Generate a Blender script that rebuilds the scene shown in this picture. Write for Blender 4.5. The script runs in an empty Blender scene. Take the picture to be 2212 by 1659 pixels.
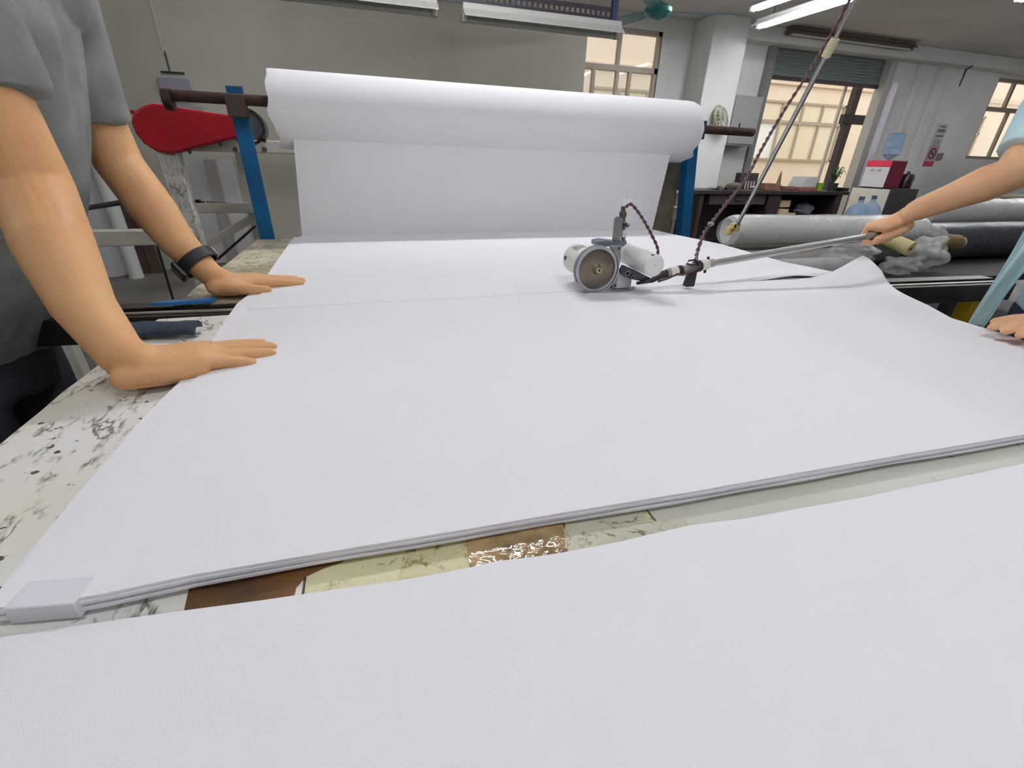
import bpy, math, random
import numpy as np
from mathutils import Vector, Matrix, Euler, noise

random.seed(7)
scene = bpy.context.scene
COL = scene.collection

# ------------------------------------------------------------------ camera
FPX, CX, CY = 964.36, 1106.0, 829.5           # focal length and centre in pixels of the 2212 x 1659 frame
PITCH, ROLL, YAW = 0.46267711, 0.02711943, 0.30332772
CAM = np.array([0.0, 0.0, 1.03])
_f = np.array([math.sin(YAW)*math.cos(PITCH), math.cos(YAW)*math.cos(PITCH), -math.sin(PITCH)])
_rt = np.array([math.cos(YAW), -math.sin(YAW), 0.0])
_up = np.cross(_rt, _f)
_R = math.cos(ROLL)*_rt + math.sin(ROLL)*_up
_U = -math.sin(ROLL)*_rt + math.cos(ROLL)*_up
cam_data = bpy.data.cameras.new('camera')
cam_data.sensor_fit = 'HORIZONTAL'
cam_data.sensor_width = 36.0
cam_data.lens = FPX/2212.0*36.0
cam_data.clip_start = 0.01
cam_data.clip_end = 200
cam = bpy.data.objects.new('camera', cam_data)
COL.objects.link(cam)
m = Matrix.Identity(4)
for i in range(3):
    m[i][0], m[i][1], m[i][2], m[i][3] = _R[i], _U[i], -_f[i], CAM[i]
cam.matrix_world = m
scene.camera = cam

# ------------------------------------------------------------------ world, exposure
world = bpy.data.worlds.new('overcast_sky')
scene.world = world
world.use_nodes = True
bg = world.node_tree.nodes['Background']
bg.inputs[0].default_value = (1.0, 0.98, 0.96, 1)
bg.inputs[1].default_value = 1.75
scene.view_settings.view_transform = 'Standard'
scene.view_settings.look = 'None'
scene.view_settings.exposure = 0.0
scene.view_settings.gamma = 1.0
scene.view_settings.use_curve_mapping = False
LAMP = 85.0      # radiance of the fluorescent tubes

# ------------------------------------------------------------------ pixel -> place helpers
def ray(px, py): return (px-CX)/FPX*_R - (py-CY)/FPX*_U + _f
def onZ(px, py, z): d = ray(px, py); return Vector(CAM + d*((z-CAM[2])/d[2]))
def onY(px, py, y): d = ray(px, py); return Vector(CAM + d*((y-CAM[1])/d[1]))
def onX(px, py, x): d = ray(px, py); return Vector(CAM + d*((x-CAM[0])/d[0]))
def atD(px, py, D): return Vector(CAM + ray(px, py)*D)
V = Vector

# ------------------------------------------------------------------ materials
def lin(c):
    return tuple(((x/255)/12.92 if x/255 <= 0.04045 else ((x/255+0.055)/1.055)**2.4) for x in c)
_mats = {}
def M(key, col=None, rough=0.6, metal=0.0, col2=None, vscale=6.0, bump=0.0, bscale=40.0, detail=4.0,
      lo=0.35, hi=0.65, emit=0.0, spec=0.5, trans=0.0, coat=0.0):
    if key in _mats: return _mats[key]
    mt = bpy.data.materials.new(key); mt.use_nodes = True
    nt = mt.node_tree; b = nt.nodes['Principled BSDF']
    b.inputs['Base Color'].default_value = (*lin(col), 1)
    b.inputs['Roughness'].default_value = rough
    b.inputs['Metallic'].default_value = metal
    b.inputs['Specular IOR Level'].default_value = spec
    b.inputs['Transmission Weight'].default_value = trans
    b.inputs['Coat Weight'].default_value = coat
    if emit:
        b.inputs['Emission Color'].default_value = (*lin(col), 1)
        b.inputs['Emission Strength'].default_value = emit
    if col2 is not None or bump:
        tc = nt.nodes.new('ShaderNodeTexCoord')
    if col2 is not None:
        n = nt.nodes.new('ShaderNodeTexNoise'); n.inputs['Scale'].default_value = vscale; n.inputs['Detail'].default_value = detail
        r = nt.nodes.new('ShaderNodeValToRGB')
        r.color_ramp.elements[0].position = lo; r.color_ramp.elements[1].position = hi
        r.color_ramp.elements[0].color = (*lin(col), 1); r.color_ramp.elements[1].color = (*lin(col2), 1)
        nt.links.new(tc.outputs['Object'], n.inputs['Vector']); nt.links.new(n.outputs['Fac'], r.inputs['Fac'])
        nt.links.new(r.outputs['Color'], b.inputs['Base Color'])
    if bump:
        n2 = nt.nodes.new('ShaderNodeTexNoise'); n2.inputs['Scale'].default_value = bscale; n2.inputs['Detail'].default_value = 3
        bp = nt.nodes.new('ShaderNodeBump'); bp.inputs['Strength'].default_value = bump; bp.inputs['Distance'].default_value = 0.01
        nt.links.new(tc.outputs['Object'], n2.inputs['Vector']); nt.links.new(n2.outputs['Fac'], bp.inputs['Height'])
        nt.links.new(bp.outputs['Normal'], b.inputs['Normal'])
    _mats[key] = mt
    return mt

def worn_mat(key, base, base2, crack, amount=0.5, scale=9.0, streak=(1, 1, 1), rough=0.45, wid=.05):
    """painted board: broad tint variation, thin dark cracks that show only in patches, and specks"""
    mt = bpy.data.materials.new(key); mt.use_nodes = True
    nt = mt.node_tree; N = nt.nodes; L = nt.links; b = N['Principled BSDF']
    b.inputs['Roughness'].default_value = rough
    tc = N.new('ShaderNodeTexCoord'); mp = N.new('ShaderNodeMapping'); mp.inputs['Scale'].default_value = streak
    L.new(tc.outputs['Object'], mp.inputs['Vector'])
    n1 = N.new('ShaderNodeTexNoise'); n1.inputs['Scale'].default_value = 5; n1.inputs['Detail'].default_value = 5
    L.new(tc.outputs['Object'], n1.inputs['Vector'])
    r1 = N.new('ShaderNodeValToRGB'); r1.color_ramp.elements[0].position = .38; r1.color_ramp.elements[1].position = .62
    r1.color_ramp.elements[0].color = (*lin(base), 1); r1.color_ramp.elements[1].color = (*lin(base2), 1)
    L.new(n1.outputs['Fac'], r1.inputs['Fac'])
    # cracks: distorted voronoi edges
    nd = N.new('ShaderNodeTexNoise'); nd.inputs['Scale'].default_value = 26; nd.inputs['Detail'].default_value = 4
    L.new(mp.outputs['Vector'], nd.inputs['Vector'])
    mx = N.new('ShaderNodeMix'); mx.data_type = 'RGBA'; mx.blend_type = 'LINEAR_LIGHT'; mx.inputs['Factor'].default_value = .09
    L.new(mp.outputs['Vector'], mx.inputs['A']); L.new(nd.outputs['Color'], mx.inputs['B'])
    vo = N.new('ShaderNodeTexVoronoi'); vo.feature = 'DISTANCE_TO_EDGE'; vo.inputs['Scale'].default_value = scale
    L.new(mx.outputs['Result'], vo.inputs['Vector'])
    rc = N.new('ShaderNodeValToRGB'); rc.color_ramp.elements[0].position = .0; rc.color_ramp.elements[1].position = wid
    rc.color_ramp.elements[0].color = (1, 1, 1, 1); rc.color_ramp.elements[1].color = (0, 0, 0, 1)
    L.new(vo.outputs['Distance'], rc.inputs['Fac'])
    nm = N.new('ShaderNodeTexNoise'); nm.inputs['Scale'].default_value = 28; nm.inputs['Detail'].default_value = 6
    nm.inputs['Roughness'].default_value = .7
    L.new(mp.outputs['Vector'], nm.inputs['Vector'])
    rm = N.new('ShaderNodeValToRGB'); rm.color_ramp.elements[0].position = .66-.3*amount; rm.color_ramp.elements[1].position = .76-.3*amount
    L.new(nm.outputs['Fac'], rm.inputs['Fac'])
    mul = N.new('ShaderNodeMath'); mul.operation = 'MULTIPLY'
    L.new(rc.outputs['Color'], mul.inputs[0]); L.new(rm.outputs['Color'], mul.inputs[1])
    # specks
    ns = N.new('ShaderNodeTexNoise'); ns.inputs['Scale'].default_value = 75; ns.inputs['Detail'].default_value = 2
    L.new(tc.outputs['Object'], ns.inputs['Vector'])
    rs = N.new('ShaderNodeValToRGB'); rs.color_ramp.elements[0].position = .72-.05*amount; rs.color_ramp.elements[1].position = .76-.05*amount
    L.new(ns.outputs['Fac'], rs.inputs['Fac'])
    ad = N.new('ShaderNodeMath'); ad.operation = 'MAXIMUM'
    L.new(mul.outputs[0], ad.inputs[0]); L.new(rs.outputs['Color'], ad.inputs[1])
    fm = N.new('ShaderNodeMix'); fm.data_type = 'RGBA'
    L.new(ad.outputs[0], fm.inputs['Factor']); L.new(r1.outputs['Color'], fm.inputs['A'])
    fm.inputs['B'].default_value = (*lin(crack), 1)
    L.new(fm.outputs['Result'], b.inputs['Base Color'])
    _mats[key] = mt
    return mt

def film_mat(key, col, fac=0.4, rough=0.12, bump=0.6, bscale=16):
    """clear plastic film: part transparent, part glossy milky skin"""
    mt = bpy.data.materials.new(key); mt.use_nodes = True
    nt = mt.node_tree; N = nt.nodes; L = nt.links; b = N['Principled BSDF']
    b.inputs['Base Color'].default_value = (*lin(col), 1); b.inputs['Roughness'].default_value = rough
    tr = N.new('ShaderNodeBsdfTransparent'); mx = N.new('ShaderNodeMixShader'); mx.inputs[0].default_value = fac
    L.new(tr.outputs[0], mx.inputs[1]); L.new(b.outputs[0], mx.inputs[2]); L.new(mx.outputs[0], N['Material Output'].inputs['Surface'])
    if bump:
        tc = N.new('ShaderNodeTexCoord'); n = N.new('ShaderNodeTexNoise'); n.inputs['Scale'].default_value = bscale; n.inputs['Detail'].default_value = 4
        n.inputs['Distortion'].default_value = 1.5
        bp = N.new('ShaderNodeBump'); bp.inputs['Strength'].default_value = bump; bp.inputs['Distance'].default_value = .03
        L.new(tc.outputs['Object'], n.inputs['Vector']); L.new(n.outputs['Fac'], bp.inputs['Height']); L.new(bp.outputs['Normal'], b.inputs['Normal'])
    _mats[key] = mt
    return mt

# ------------------------------------------------------------------ mesh builder
class MB:
    def __init__(s): s.v = []; s.f = []
    def add(s, vs, fs):
        o = len(s.v); s.v += [tuple(x) for x in vs]; s.f += [tuple(i+o for i in f) for f in fs]; return s
    def box(s, c, d, rot=None):
        c = V(c); h = V(d)*.5
        vs = []
        for x, y, z in ((-1,-1,-1),(1,-1,-1),(1,1,-1),(-1,1,-1),(-1,-1,1),(1,-1,1),(1,1,1),(-1,1,1)):
            p = V((x*h.x, y*h.y, z*h.z))
            if rot is not None: p = rot @ p
            vs.append(c+p)
        return s.add(vs, [(0,3,2,1),(4,5,6,7),(0,1,5,4),(1,2,6,5),(2,3,7,6),(3,0,4,7)])
    def bx(s, a, b):
        a = V(a); b = V(b); lo = V([min(a[i], b[i]) for i in range(3)]); hi = V([max(a[i], b[i]) for i in range(3)])
        return s.box((lo+hi)/2, hi-lo)
    def beam(s, p0, p1, w, h, up=(0, 0, 1)):
        p0 = V(p0); p1 = V(p1); t = (p1-p0); L = t.length; t.normalize()
        up = V(up); sd = t.cross(up)
        if sd.length < 1e-4: sd = t.cross(V((1, 0, 0)))
        sd.normalize(); u = sd.cross(t)
        rot = Matrix((t, sd, u)).transposed()
        return s.box((p0+p1)/2, (L, w, h), rot)
    def tube(s, pts, rad, n=12, up=(0, 0, 1), cap='flat'):
        pts = [V(p) for p in pts]; N = len(pts)
        if not isinstance(rad, (list, tuple)): rad = [rad]*N
        rad = [(r, r) if not isinstance(r, (list, tuple)) else r for r in rad]
        if cap == 'round':
            def ext(p, q, r):
                d = (p-q).normalized(); rm = min(r)
                return [(p+d*rm*.5, (r[0]*.85, r[1]*.85)), (p+d*rm*.85, (r[0]*.5, r[1]*.5))]
            a = ext(pts[0], pts[1], rad[0]); b = ext(pts[-1], pts[-2], rad[-1])
            pts = [x[0] for x in reversed(a)] + pts + [x[0] for x in b]
            rad = [x[1] for x in reversed(a)] + rad + [x[1] for x in b]
            N = len(pts)
        vs = []; fs = []
        u0 = V(up)
        for i in range(N):
            t = (pts[min(i+1, N-1)]-pts[max(i-1, 0)]).normalized()
            sd = t.cross(u0)
            if sd.length < 1e-3: sd = t.cross(V((1, .01, 0)))
            sd.normalize(); u = sd.cross(t).normalized()
            for k in range(n):
                a = 2*math.pi*k/n
                vs.append(pts[i]+sd*math.cos(a)*rad[i][0]+u*math.sin(a)*rad[i][1])
        for i in range(N-1):
            for k in range(n):
                fs.append((i*n+k, i*n+(k+1) % n, (i+1)*n+(k+1) % n, (i+1)*n+k))
        fs.append(tuple(range(n-1, -1, -1))); fs.append(tuple((N-1)*n+k for k in range(n)))
        return s.add(vs, fs)
    def cyl(s, p0, p1, r, r1=None, n=24):
        p0 = V(p0); p1 = V(p1); d = p1-p0
        up = (0, 0, 1) if abs(d.normalized().z) < .9 else (1, 0, 0)
        return s.tube([p0, p1], [r, r if r1 is None else r1], n, up)
    def lathe(s, prof, base, axis=(0, 0, 1), n=28):
        base = V(base); ax = V(axis).normalized()
        sd = ax.cross(V((0, 0, 1)) if abs(ax.z) < .9 else V((1, 0, 0))).normalized(); u = sd.cross(ax)
        vs = []; fs = []
        for r, h in prof:
            for k in range(n):
                a = 2*math.pi*k/n
                vs.append(base+ax*h+(sd*math.cos(a)+u*math.sin(a))*r)
        P = len(prof)
        for i in range(P-1):
            for k in range(n):
                fs.append((i*n+k, i*n+(k+1) % n, (i+1)*n+(k+1) % n, (i+1)*n+k))
        fs.append(tuple(range(n-1, -1, -1))); fs.append(tuple((P-1)*n+k for k in range(n)))
        return s.add(vs, fs)
    def ring(s, c, axis, r0, r1, th, n=48, a0=0, a1=360):
        """flat annulus with thickness (a sector when a0, a1 are given)"""
        c = V(c); ax = V(axis).normalized(); sd = V((0, 0, 1)).cross(ax).normalized(); u = ax.cross(sd)
        full = (a1-a0) >= 360; m_ = n if full else n+1
        vs = []; fs = []
        for k in range(m_):
            a = math.radians(a0+(a1-a0)*k/n); e = sd*math.cos(a)+u*math.sin(a)
            for r, h in ((r0, -th/2), (r1, -th/2), (r1, th/2), (r0, th/2)): vs.append(c+e*r+ax*h)
        for k in range(n):
            a = k*4; b = ((k+1) % m_)*4
            for j in range(4): fs.append((a+j, a+(j+1) % 4, b+(j+1) % 4, b+j))
        if not full: fs += [(3, 2, 1, 0), (n*4, n*4+1, n*4+2, n*4+3)]
        return s.add(vs, fs)
    def prism(s, poly, vec):
        poly = [V(p) for p in poly]; vec = V(vec); n = len(poly)
        fs = [tuple(range(n-1, -1, -1)), tuple(range(n, 2*n))]
        for k in range(n): fs.append((k, (k+1) % n, n+(k+1) % n, n+k))
        return s.add(poly+[p+vec for p in poly], fs)
    def slab(s, P, th):
        """P[i][j] grid of points -> solid sheet of thickness th downwards (th may be a vector)"""
        a = len(P); b = len(P[0]); d = V(th) if isinstance(th, (tuple, list)) else V((0, 0, -th))
        vs = [p for row in P for p in row] + [V(p)+d for row in P for p in row]; o = a*b; fs = []
        for i in range(a-1):
            for j in range(b-1):
                q = (i*b+j, (i+1)*b+j, (i+1)*b+j+1, i*b+j+1)
                fs.append(q); fs.append(tuple(x+o for x in reversed(q)))
        for i in range(a-1):
            fs.append((i*b, i*b+o, (i+1)*b+o, (i+1)*b)); j = b-1
            fs.append((i*b+j, (i+1)*b+j, (i+1)*b+j+o, i*b+j+o))
        for j in range(b-1):
            fs.append((j, j+1, j+1+o, j+o)); i = a-1
            fs.append((i*b+j, i*b+j+o, i*b+j+1+o, i*b+j+1))
        return s.add(vs, fs)
    def blob(s, c, rx, ry, rz, n=14, jit=0.0, seed=0, freq=2.0):
        c = V(c); vs = []; fs = []; m_ = n//2+1
        for i in range(1, m_):
            th = math.pi*i/m_
            for k in range(n):
                a = 2*math.pi*k/n; e = V((math.sin(th)*math.cos(a), math.sin(th)*math.sin(a), math.cos(th)))
                q = 1+jit*noise.noise(e*freq+V((seed*3.1, seed, 0)))
                vs.append(c+V((e.x*rx, e.y*ry, e.z*rz))*q)
        o = len(vs); vs += [c+V((0, 0, rz)), c-V((0, 0, rz))]
        for i in range(m_-2):
            for k in range(n): fs.append((i*n+k, (i+1)*n+k, (i+1)*n+(k+1) % n, i*n+(k+1) % n))
        for k in range(n):
            fs.append((o, k, (k+1) % n)); fs.append((o+1, (m_-2)*n+(k+1) % n, (m_-2)*n+k))
        return s.add(vs, fs)

_root = {}
def finish(me, smooth):
    if smooth:
        me.polygons.foreach_set('use_smooth', [True]*len(me.polygons))
        me.set_sharp_from_angle(angle=math.radians(smooth))
def obj(name, mb, mat, parent=None, bevel=0.0, smooth=40, label=None):
    """one mesh object; vertices are given in world space"""
    vs = mb.v
    if parent is not None: off = _root[parent.name]
    else:
        a = np.array(vs); lo = a.min(0); hi = a.max(0)
        off = V(((lo[0]+hi[0])/2, (lo[1]+hi[1])/2, lo[2]))
    me = bpy.data.meshes.new(name)
    me.from_pydata([(x[0]-off[0], x[1]-off[1], x[2]-off[2]) for x in vs], [], mb.f)
    me.validate(); me.update()
    import bmesh
    b_ = bmesh.new(); b_.from_mesh(me); bmesh.ops.recalc_face_normals(b_, faces=b_.faces); b_.to_mesh(me); b_.free()
    finish(me, smooth)
    me.materials.append(mat)
    o = bpy.data.objects.new(name, me); COL.objects.link(o)
    if parent is not None: o.parent = parent
    else: o.location = off
    _root[o.name] = off
    if bevel:
        bm_ = o.modifiers.new('bevel', 'BEVEL'); bm_.width = bevel; bm_.segments = 2; bm_.limit_method = 'ANGLE'; bm_.angle_limit = math.radians(40)
    if label: o['label'] = label
    return o
def thing(name, label, cat, loc, group=None):
    o = bpy.data.objects.new(name, None); COL.objects.link(o); o.location = V(loc); o.empty_display_size = .05
    _root[o.name] = V(loc)
    o['label'] = label; o['category'] = cat
    if group: o['group'] = group
    return o
def single(name, mb, mat, label, cat, group=None, **kw):
    o = obj(name, mb, mat, None, **kw); o['label'] = label; o['category'] = cat
    if group: o['group'] = group
    return o
def struct(name, mb, mat, parent=None, **kw):
    o = obj(name, mb, mat, parent, **kw)
    if parent is None: o['kind'] = 'structure'
    return o
def lerp(a, b, t): return a+(b-a)*t
def curve(pts):
    """piecewise linear y(x) through sorted points"""
    xs = [p[0] for p in pts]; ys = [p[1] for p in pts]
    return lambda x: float(np.interp(x, xs, ys))

# ------------------------------------------------------------------ shared materials
WALLW = M('wall_paint', (224, 225, 222), .85, col2=(212, 212, 208), vscale=1.3)
WALLG = M('grey_wall_paint', (184, 181, 168), .9, col2=(170, 167, 154), vscale=1.1)
CEIL = M('ceiling_paint', (212, 210, 207), .9, col2=(196, 194, 190), vscale=.8)
FLOOR = M('concrete_floor', (132, 128, 120), .55, col2=(104, 100, 95), vscale=2.2, detail=8, bump=.15)
PAPER = M('white_sheet', (236, 235, 237), .85, bump=.08, bscale=700, spec=.25)
PAPER2 = M('white_sheet_under', (238, 236, 240), .85, bump=.08, bscale=700, spec=.25)
ALU = M('aluminium', (178, 178, 176), .32, 1.0)
STEEL = M('bare_steel', (150, 148, 142), .38, 1.0, col2=(120, 117, 110), vscale=20)
DARKSTEEL = M('dark_oiled_steel', (44, 37, 35), .45, .5, col2=(62, 54, 50), vscale=14)
RUST = M('rusty_iron', (74, 50, 42), .7, .4, col2=(48, 36, 34), vscale=30, bump=.3, bscale=120)
BLUE = M('blue_enamel', (0, 96, 150), .4, .0, col2=(0, 78, 126), vscale=9)
NAVYP = M('navy_enamel', (22, 38, 84), .45)
RED = M('red_enamel', (160, 4, 26), .38, col2=(146, 2, 22), vscale=5)
WHITEP = M('white_machine_paint', (206, 204, 192), .5, col2=(190, 187, 172), vscale=5)
BLACK = M('black_plastic', (22, 21, 24), .45)
BLACKR = M('black_rubber', (28, 26, 28), .6)
CREAM = M('cream_plastic', (228, 226, 214), .35)
WHITEPL = M('white_plastic', (226, 230, 224), .3)
DWOOD = M('dark_brown_wood', (50, 36, 36), .45, col2=(38, 26, 28), vscale=12)
TEAL = M('teal_enamel', (64, 130, 134), .35, .2)
GLASS = film_mat('window_glass', (225, 232, 232), .14, .03, 0)

# ================================================================== SETTING
RX0, RX1, RY0, RY1, H = -4.5, 13.0, -3.0, 6.0, 2.63
WY = 5.2       # face of the grey inner wall
struct('floor', MB().bx((RX0-.2, RY0-.2, -.1), (RX1+.2, RY1+.25, 0)), FLOOR)
struct('ceiling', MB().bx((RX0-.2, RY0-.2, H), (RX1+.2, RY1+.25, H+.15)), CEIL)
struct('wall_left', MB().bx((RX0-.2, RY0, 0), (RX0, RY1, H)), WALLW)
struct('wall_right', MB().bx((RX1, RY0, 0), (RX1+.2, RY1, H)), WALLW)
struct('wall_front', MB().bx((RX0, RY0-.2, 0), (RX1, RY0, H)), WALLW)
# back wall with a window, a roller-door opening and a second window
W1 = (2.2, 3.70, .95, 2.49); DR = (5.42, 7.50, 0, 2.50); W2 = (9.93, 12.3, 1.26, 2.42)
b = MB()
for x0, x1, z0, z1 in ((RX0, W1[0], 0, H), (W1[0], W1[1], 0, W1[2]), (W1[0], W1[1], W1[3], H), (W1[1], DR[0], 0, H),
                       (DR[0], DR[1], DR[3], H), (DR[1], W2[0], 0, H), (W2[0], W2[1], 0, W2[2]), (W2[0], W2[1], W2[3], H), (W2[1], RX1, 0, H)):
    b.bx((x0, 6.0, z0), (x1, 6.1, z1))
struct('wall_back', b, WALLW, smooth=0)
struct('wall_inner', MB().bx((RX0, WY, 0), (onY(1265, 130, WY).x, WY+.1, H)), WALLG)
struct('trim_1', MB().bx((4.12, 5.60, 0), (4.62, 6.0, H)), WALLW, bevel=.01)        # pillar
struct('trim_2', MB().bx((4.62, 5.78, 2.47), (RX1, 6.0, H)), WALLW, bevel=.008)     # beam along the back wall
struct('trim_3', MB().bx((7.62, 5.93, 0), (7.73, 6.0, 2.2)), M('bright_white_paint', (240, 242, 245), .5))
struct('trim_4', MB().bx((7.49, 5.95, 0), (7.61, 6.09, 2.47)), M('grey_channel', (172, 170, 165), .5))
struct('trim_5', MB().bx((5.30, 5.93, 0), (5.41, 6.0, 2.47)), M('grey_channel2', (120, 120, 120), .5))
for i, (x, w) in enumerate(((8.12, .05), (8.55, .16))):
    struct('trim_%d' % (6+i), MB().bx((x, 5.95, 0), (x+w, 6.0, 2.47)), WALLW, bevel=.006)

# window_1: aluminium frame, two rows of panes
FRAME = M('window_frame', (150, 140, 126), .5, .3)
def window(name, x0, x1, z0, z1, tz, mull_up, mull_lo, y=6.05):
    b = MB()
    t = .045
    for a, c in (((x0, z0), (x1, z0+t)), ((x0, z1-t), (x1, z1)), ((x0, z0), (x0+t, z1)), ((x1-t, z0), (x1, z1)), ((x0, tz-.03), (x1, tz+.03))):
        b.bx((a[0], y-.03, a[1]), (c[0], y+.03, c[1]))
    for xm in mull_up: b.bx((xm-.022, y-.025, tz), (xm+.022, y+.025, z1))
    for xm in mull_lo: b.bx((xm-.02, y-.03, z0), (xm+.02, y+.02, tz))
    w = struct(name, b, FRAME, smooth=0)
    for xs, a, c in (([x0]+list(mull_up)+[x1], tz+.03, z1-t), ([x0]+list(mull_lo)+[x1], z0+t, tz-.03)):
        for p, q in zip(xs[:-1], xs[1:]):
            obj('pane', MB().bx((p+.02, y-.004, a), (q-.02, y+.004, c)), GLASS, w, smooth=0)
    return w
lx = lambda px, py, y=6.05: onY(px, py, y).x
window('window_1', *W1[:2], W1[2], W1[3], 2.09, [lx(1337, 100)], [lx(1279, 180), lx(1330, 180), lx(1357, 180)])
window('window_2', *W2[:2], W2[2], W2[3], 2.0, [lx(2185, 194), 11.4], [lx(2160, 280), 11.4])

# roller shutter, half rolled up in the door opening
SHUT = M('shutter_green_grey', (112, 128, 122), .45, .2)
sh = thing('roller_shutter', 'grey-green slatted roller shutter hanging in the top of the doorway', 'shutter', (6.46, 6.07, 2.15))
for k in range(9):
    z = 2.17+k*.037
    obj('slat', MB().tube([(DR[0]+.01, 6.05, z+.018), (DR[1]-.02, 6.05, z+.018)], [(.012, .0185)]*2, 10, up=(0, 0, 1)), SHUT, sh, smooth=60)
obj('bottom_bar', MB().bx((DR[0]+.01, 6.03, 2.13), (DR[1]-.02, 6.08, 2.168)), M('shutter_bar', (60, 42, 48), .5), sh)

# outside: ground and the building across the yard
struct('ground', MB().bx((-4, 6.25, -.12), (22, 9.0, -.02)), M('yard_concrete', (196, 186, 168), .8, col2=(180, 170, 152), vscale=2))
FAC = M('facade_render', (240, 226, 204), .9, col2=(236, 220, 198), vscale=.8)
FACP = M('facade_pane', (238, 228, 200), .3)
FACF = M('facade_frame', (178, 164, 146), .6)
fb = thing('facing_building', 'cream rendered building across the yard, seen through the doorway', 'building', (9, 9.0, 0))
obj('wall', MB().bx((-3, 9.05, 0), (22, 9.3, 4.2)), FAC, fb)
obj('ledge', MB().bx((-3, 8.98, 2.60), (22, 9.05, 2.68)), M('facade_ledge', (226, 206, 186), .8), fb)
def facade_window(x0, x1, z0, z1, tz, xs):
    b = MB(); t = .04
    for a, c in (((x0, z0), (x1, z0+t)), ((x0, z1-t), (x1, z1)), ((x0, z0), (x0+t, z1)), ((x1-t, z0), (x1, z1)), ((x0, tz-.03), (x1, tz+.03))):
        b.bx((a[0], 8.99, a[1]), (c[0], 9.05, c[1]))
    for x in xs: b.bx((x-.025, 8.995, z0), (x+.025, 9.05, z1))
    w = obj('window', b, FACF, fb, smooth=0)
    e = [x0]+xs+[x1]
    for k, (p, q) in enumerate(zip(e[:-1], e[1:])):
        for a, c in ((z0+t, tz-.03), (tz+.03, z1-t)):
            obj('pane', MB().bx((p+.025, 9.03, a), (q-.025, 9.045, c)), FACP if not (k == 0 and c < 2 and x0 > 7) else M('bright_pane', (250, 250, 248), .5), w, smooth=0)
facade_window(7.95, 10.42, 1.19, 2.31, 1.93, [8.70, 9.25, 9.80])
facade_window(4.2, 6.0, 1.19, 2.31, 1.93, [4.8, 5.4])
facade_window(12.6, 15.0, 1.19, 2.31, 1.93, [13.2, 13.8, 14.4])

# steel post with cross arm standing in the doorway, and a pale pole beside it
gp = thing('steel_post', 'dark brown steel post with a short cross arm in the doorway', 'post', (onY(1851, 186, 6.45).x, 6.45, 0))
x0 = onY(1825, 280, 6.45).x
obj('upright', MB().bx((x0-.055, 6.40, 0), (x0+.055, 6.50, 2.9)), M('post_brown', (58, 44, 50), .5), gp, bevel=.006)
q = onY(1838, 258, 6.45).z
obj('cross_arm', MB().bx((onY(1815, 255, 6.45).x, 6.38, q-.07), (onY(1880, 258, 6.45).x, 6.46, q+.06)), M('post_arm', (40, 34, 48), .5), gp, bevel=.004)
p = onY(1800, 290, 6.3)
single('pale_pole', MB().cyl((p.x, 6.33, 0), (p.x, 6.33, 2.2), .025), M('pale_pole_paint', (196, 184, 170), .5), 'thin pale pole standing beside the brown steel post in the doorway', 'pole')

# ================================================================== LAMPS
TUBEM = M('lit_tube', (250, 250, 255), .4, emit=LAMP)
TUBEOFF = M('unlit_tube', (205, 205, 200), .35)
HOUS = M('lamp_housing', (190, 188, 182), .45)
HOUSW = M('lamp_housing_white', (235, 238, 240), .4)
def lamp(label, a, c, lit, z_top=H, rod=True, group='fluorescent lamps', strength=None, tubes=1, hous=None):
    a = V(a); c = V(c); d = (c-a).normalized(); sd = d.cross(V((0, 0, 1)))
    t = thing('fluorescent_lamp', label, 'lamp', (a+c)/2+V((0, 0, -.05)), group)
    h = hous or (HOUSW if lit else HOUS)
    obj('housing', MB().beam(a+V((0, 0, .03)), c+V((0, 0, .03)), .07, .05), h, t, bevel=.006)
    for s in (-1, 1):
        obj('reflector', MB().prism([a+sd*s*.03+V((0, 0, .03)), a+sd*s*.085+V((0, 0, -.012)), a+sd*s*.085+V((0, 0, -.018)), a+sd*s*.03+V((0, 0, .02))], c-a), h, t)
    mt = TUBEM if lit else TUBEOFF
    if lit and strength: mt = M('lit_tube_%g' % strength, (250, 250, 255), .4, emit=strength)
    for k in range(tubes):
        o = sd*((k-(tubes-1)/2)*.06)
        obj('tube', MB().cyl(a+d*.03+o+V((0, 0, -.022)), c-d*.03+o+V((0, 0, -.022)), .013, n=14), mt, t)
    for e, s in ((a, 1), (c, -1)):
        obj('end_cap', MB().beam(e+d*s*.0+V((0, 0, -.01)), e+d*s*.03+V((0, 0, -.01)), .05, .05), h, t, bevel=.004)
    if rod:
        for f in (.15, .85):
            p = a.lerp(c, f)
            obj('hanger_rod', MB().cyl((p.x, p.y, p.z+.05), (p.x, p.y, z_top), .005, n=8), STEEL, t)
    return t
# in view
lamp('lit white fluorescent lamp hanging high above the doorway desk', onZ(1637, 55, 2.40), onZ(1637, 55, 2.40)+V((.05, -1.25, 0)), True, strength=LAMP*1.7)
lamp('lit tube lamp behind the other lit lamp near the pillar', (3.78, 4.62, 2.42), (3.84, 3.42, 2.42), True, strength=LAMP*1.7)
lamp('unlit grey fluorescent lamp hanging under the slotted rail', (.66, 3.3, 1.80), (1.70, 3.3, 1.80), False, rod=False)
lamp('unlit grey lamp at the top edge, left of the slotted rail', (-.62, 3.3, 1.81), (.51, 3.3, 1.81), False)
lamp('brown unlit lamp fixed to the ceiling above the doorway', (5.30, 5.70, 2.57), (7.45, 5.70, 2.57), False, rod=False, hous=M('brown_housing', (104, 88, 78), .6))
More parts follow.
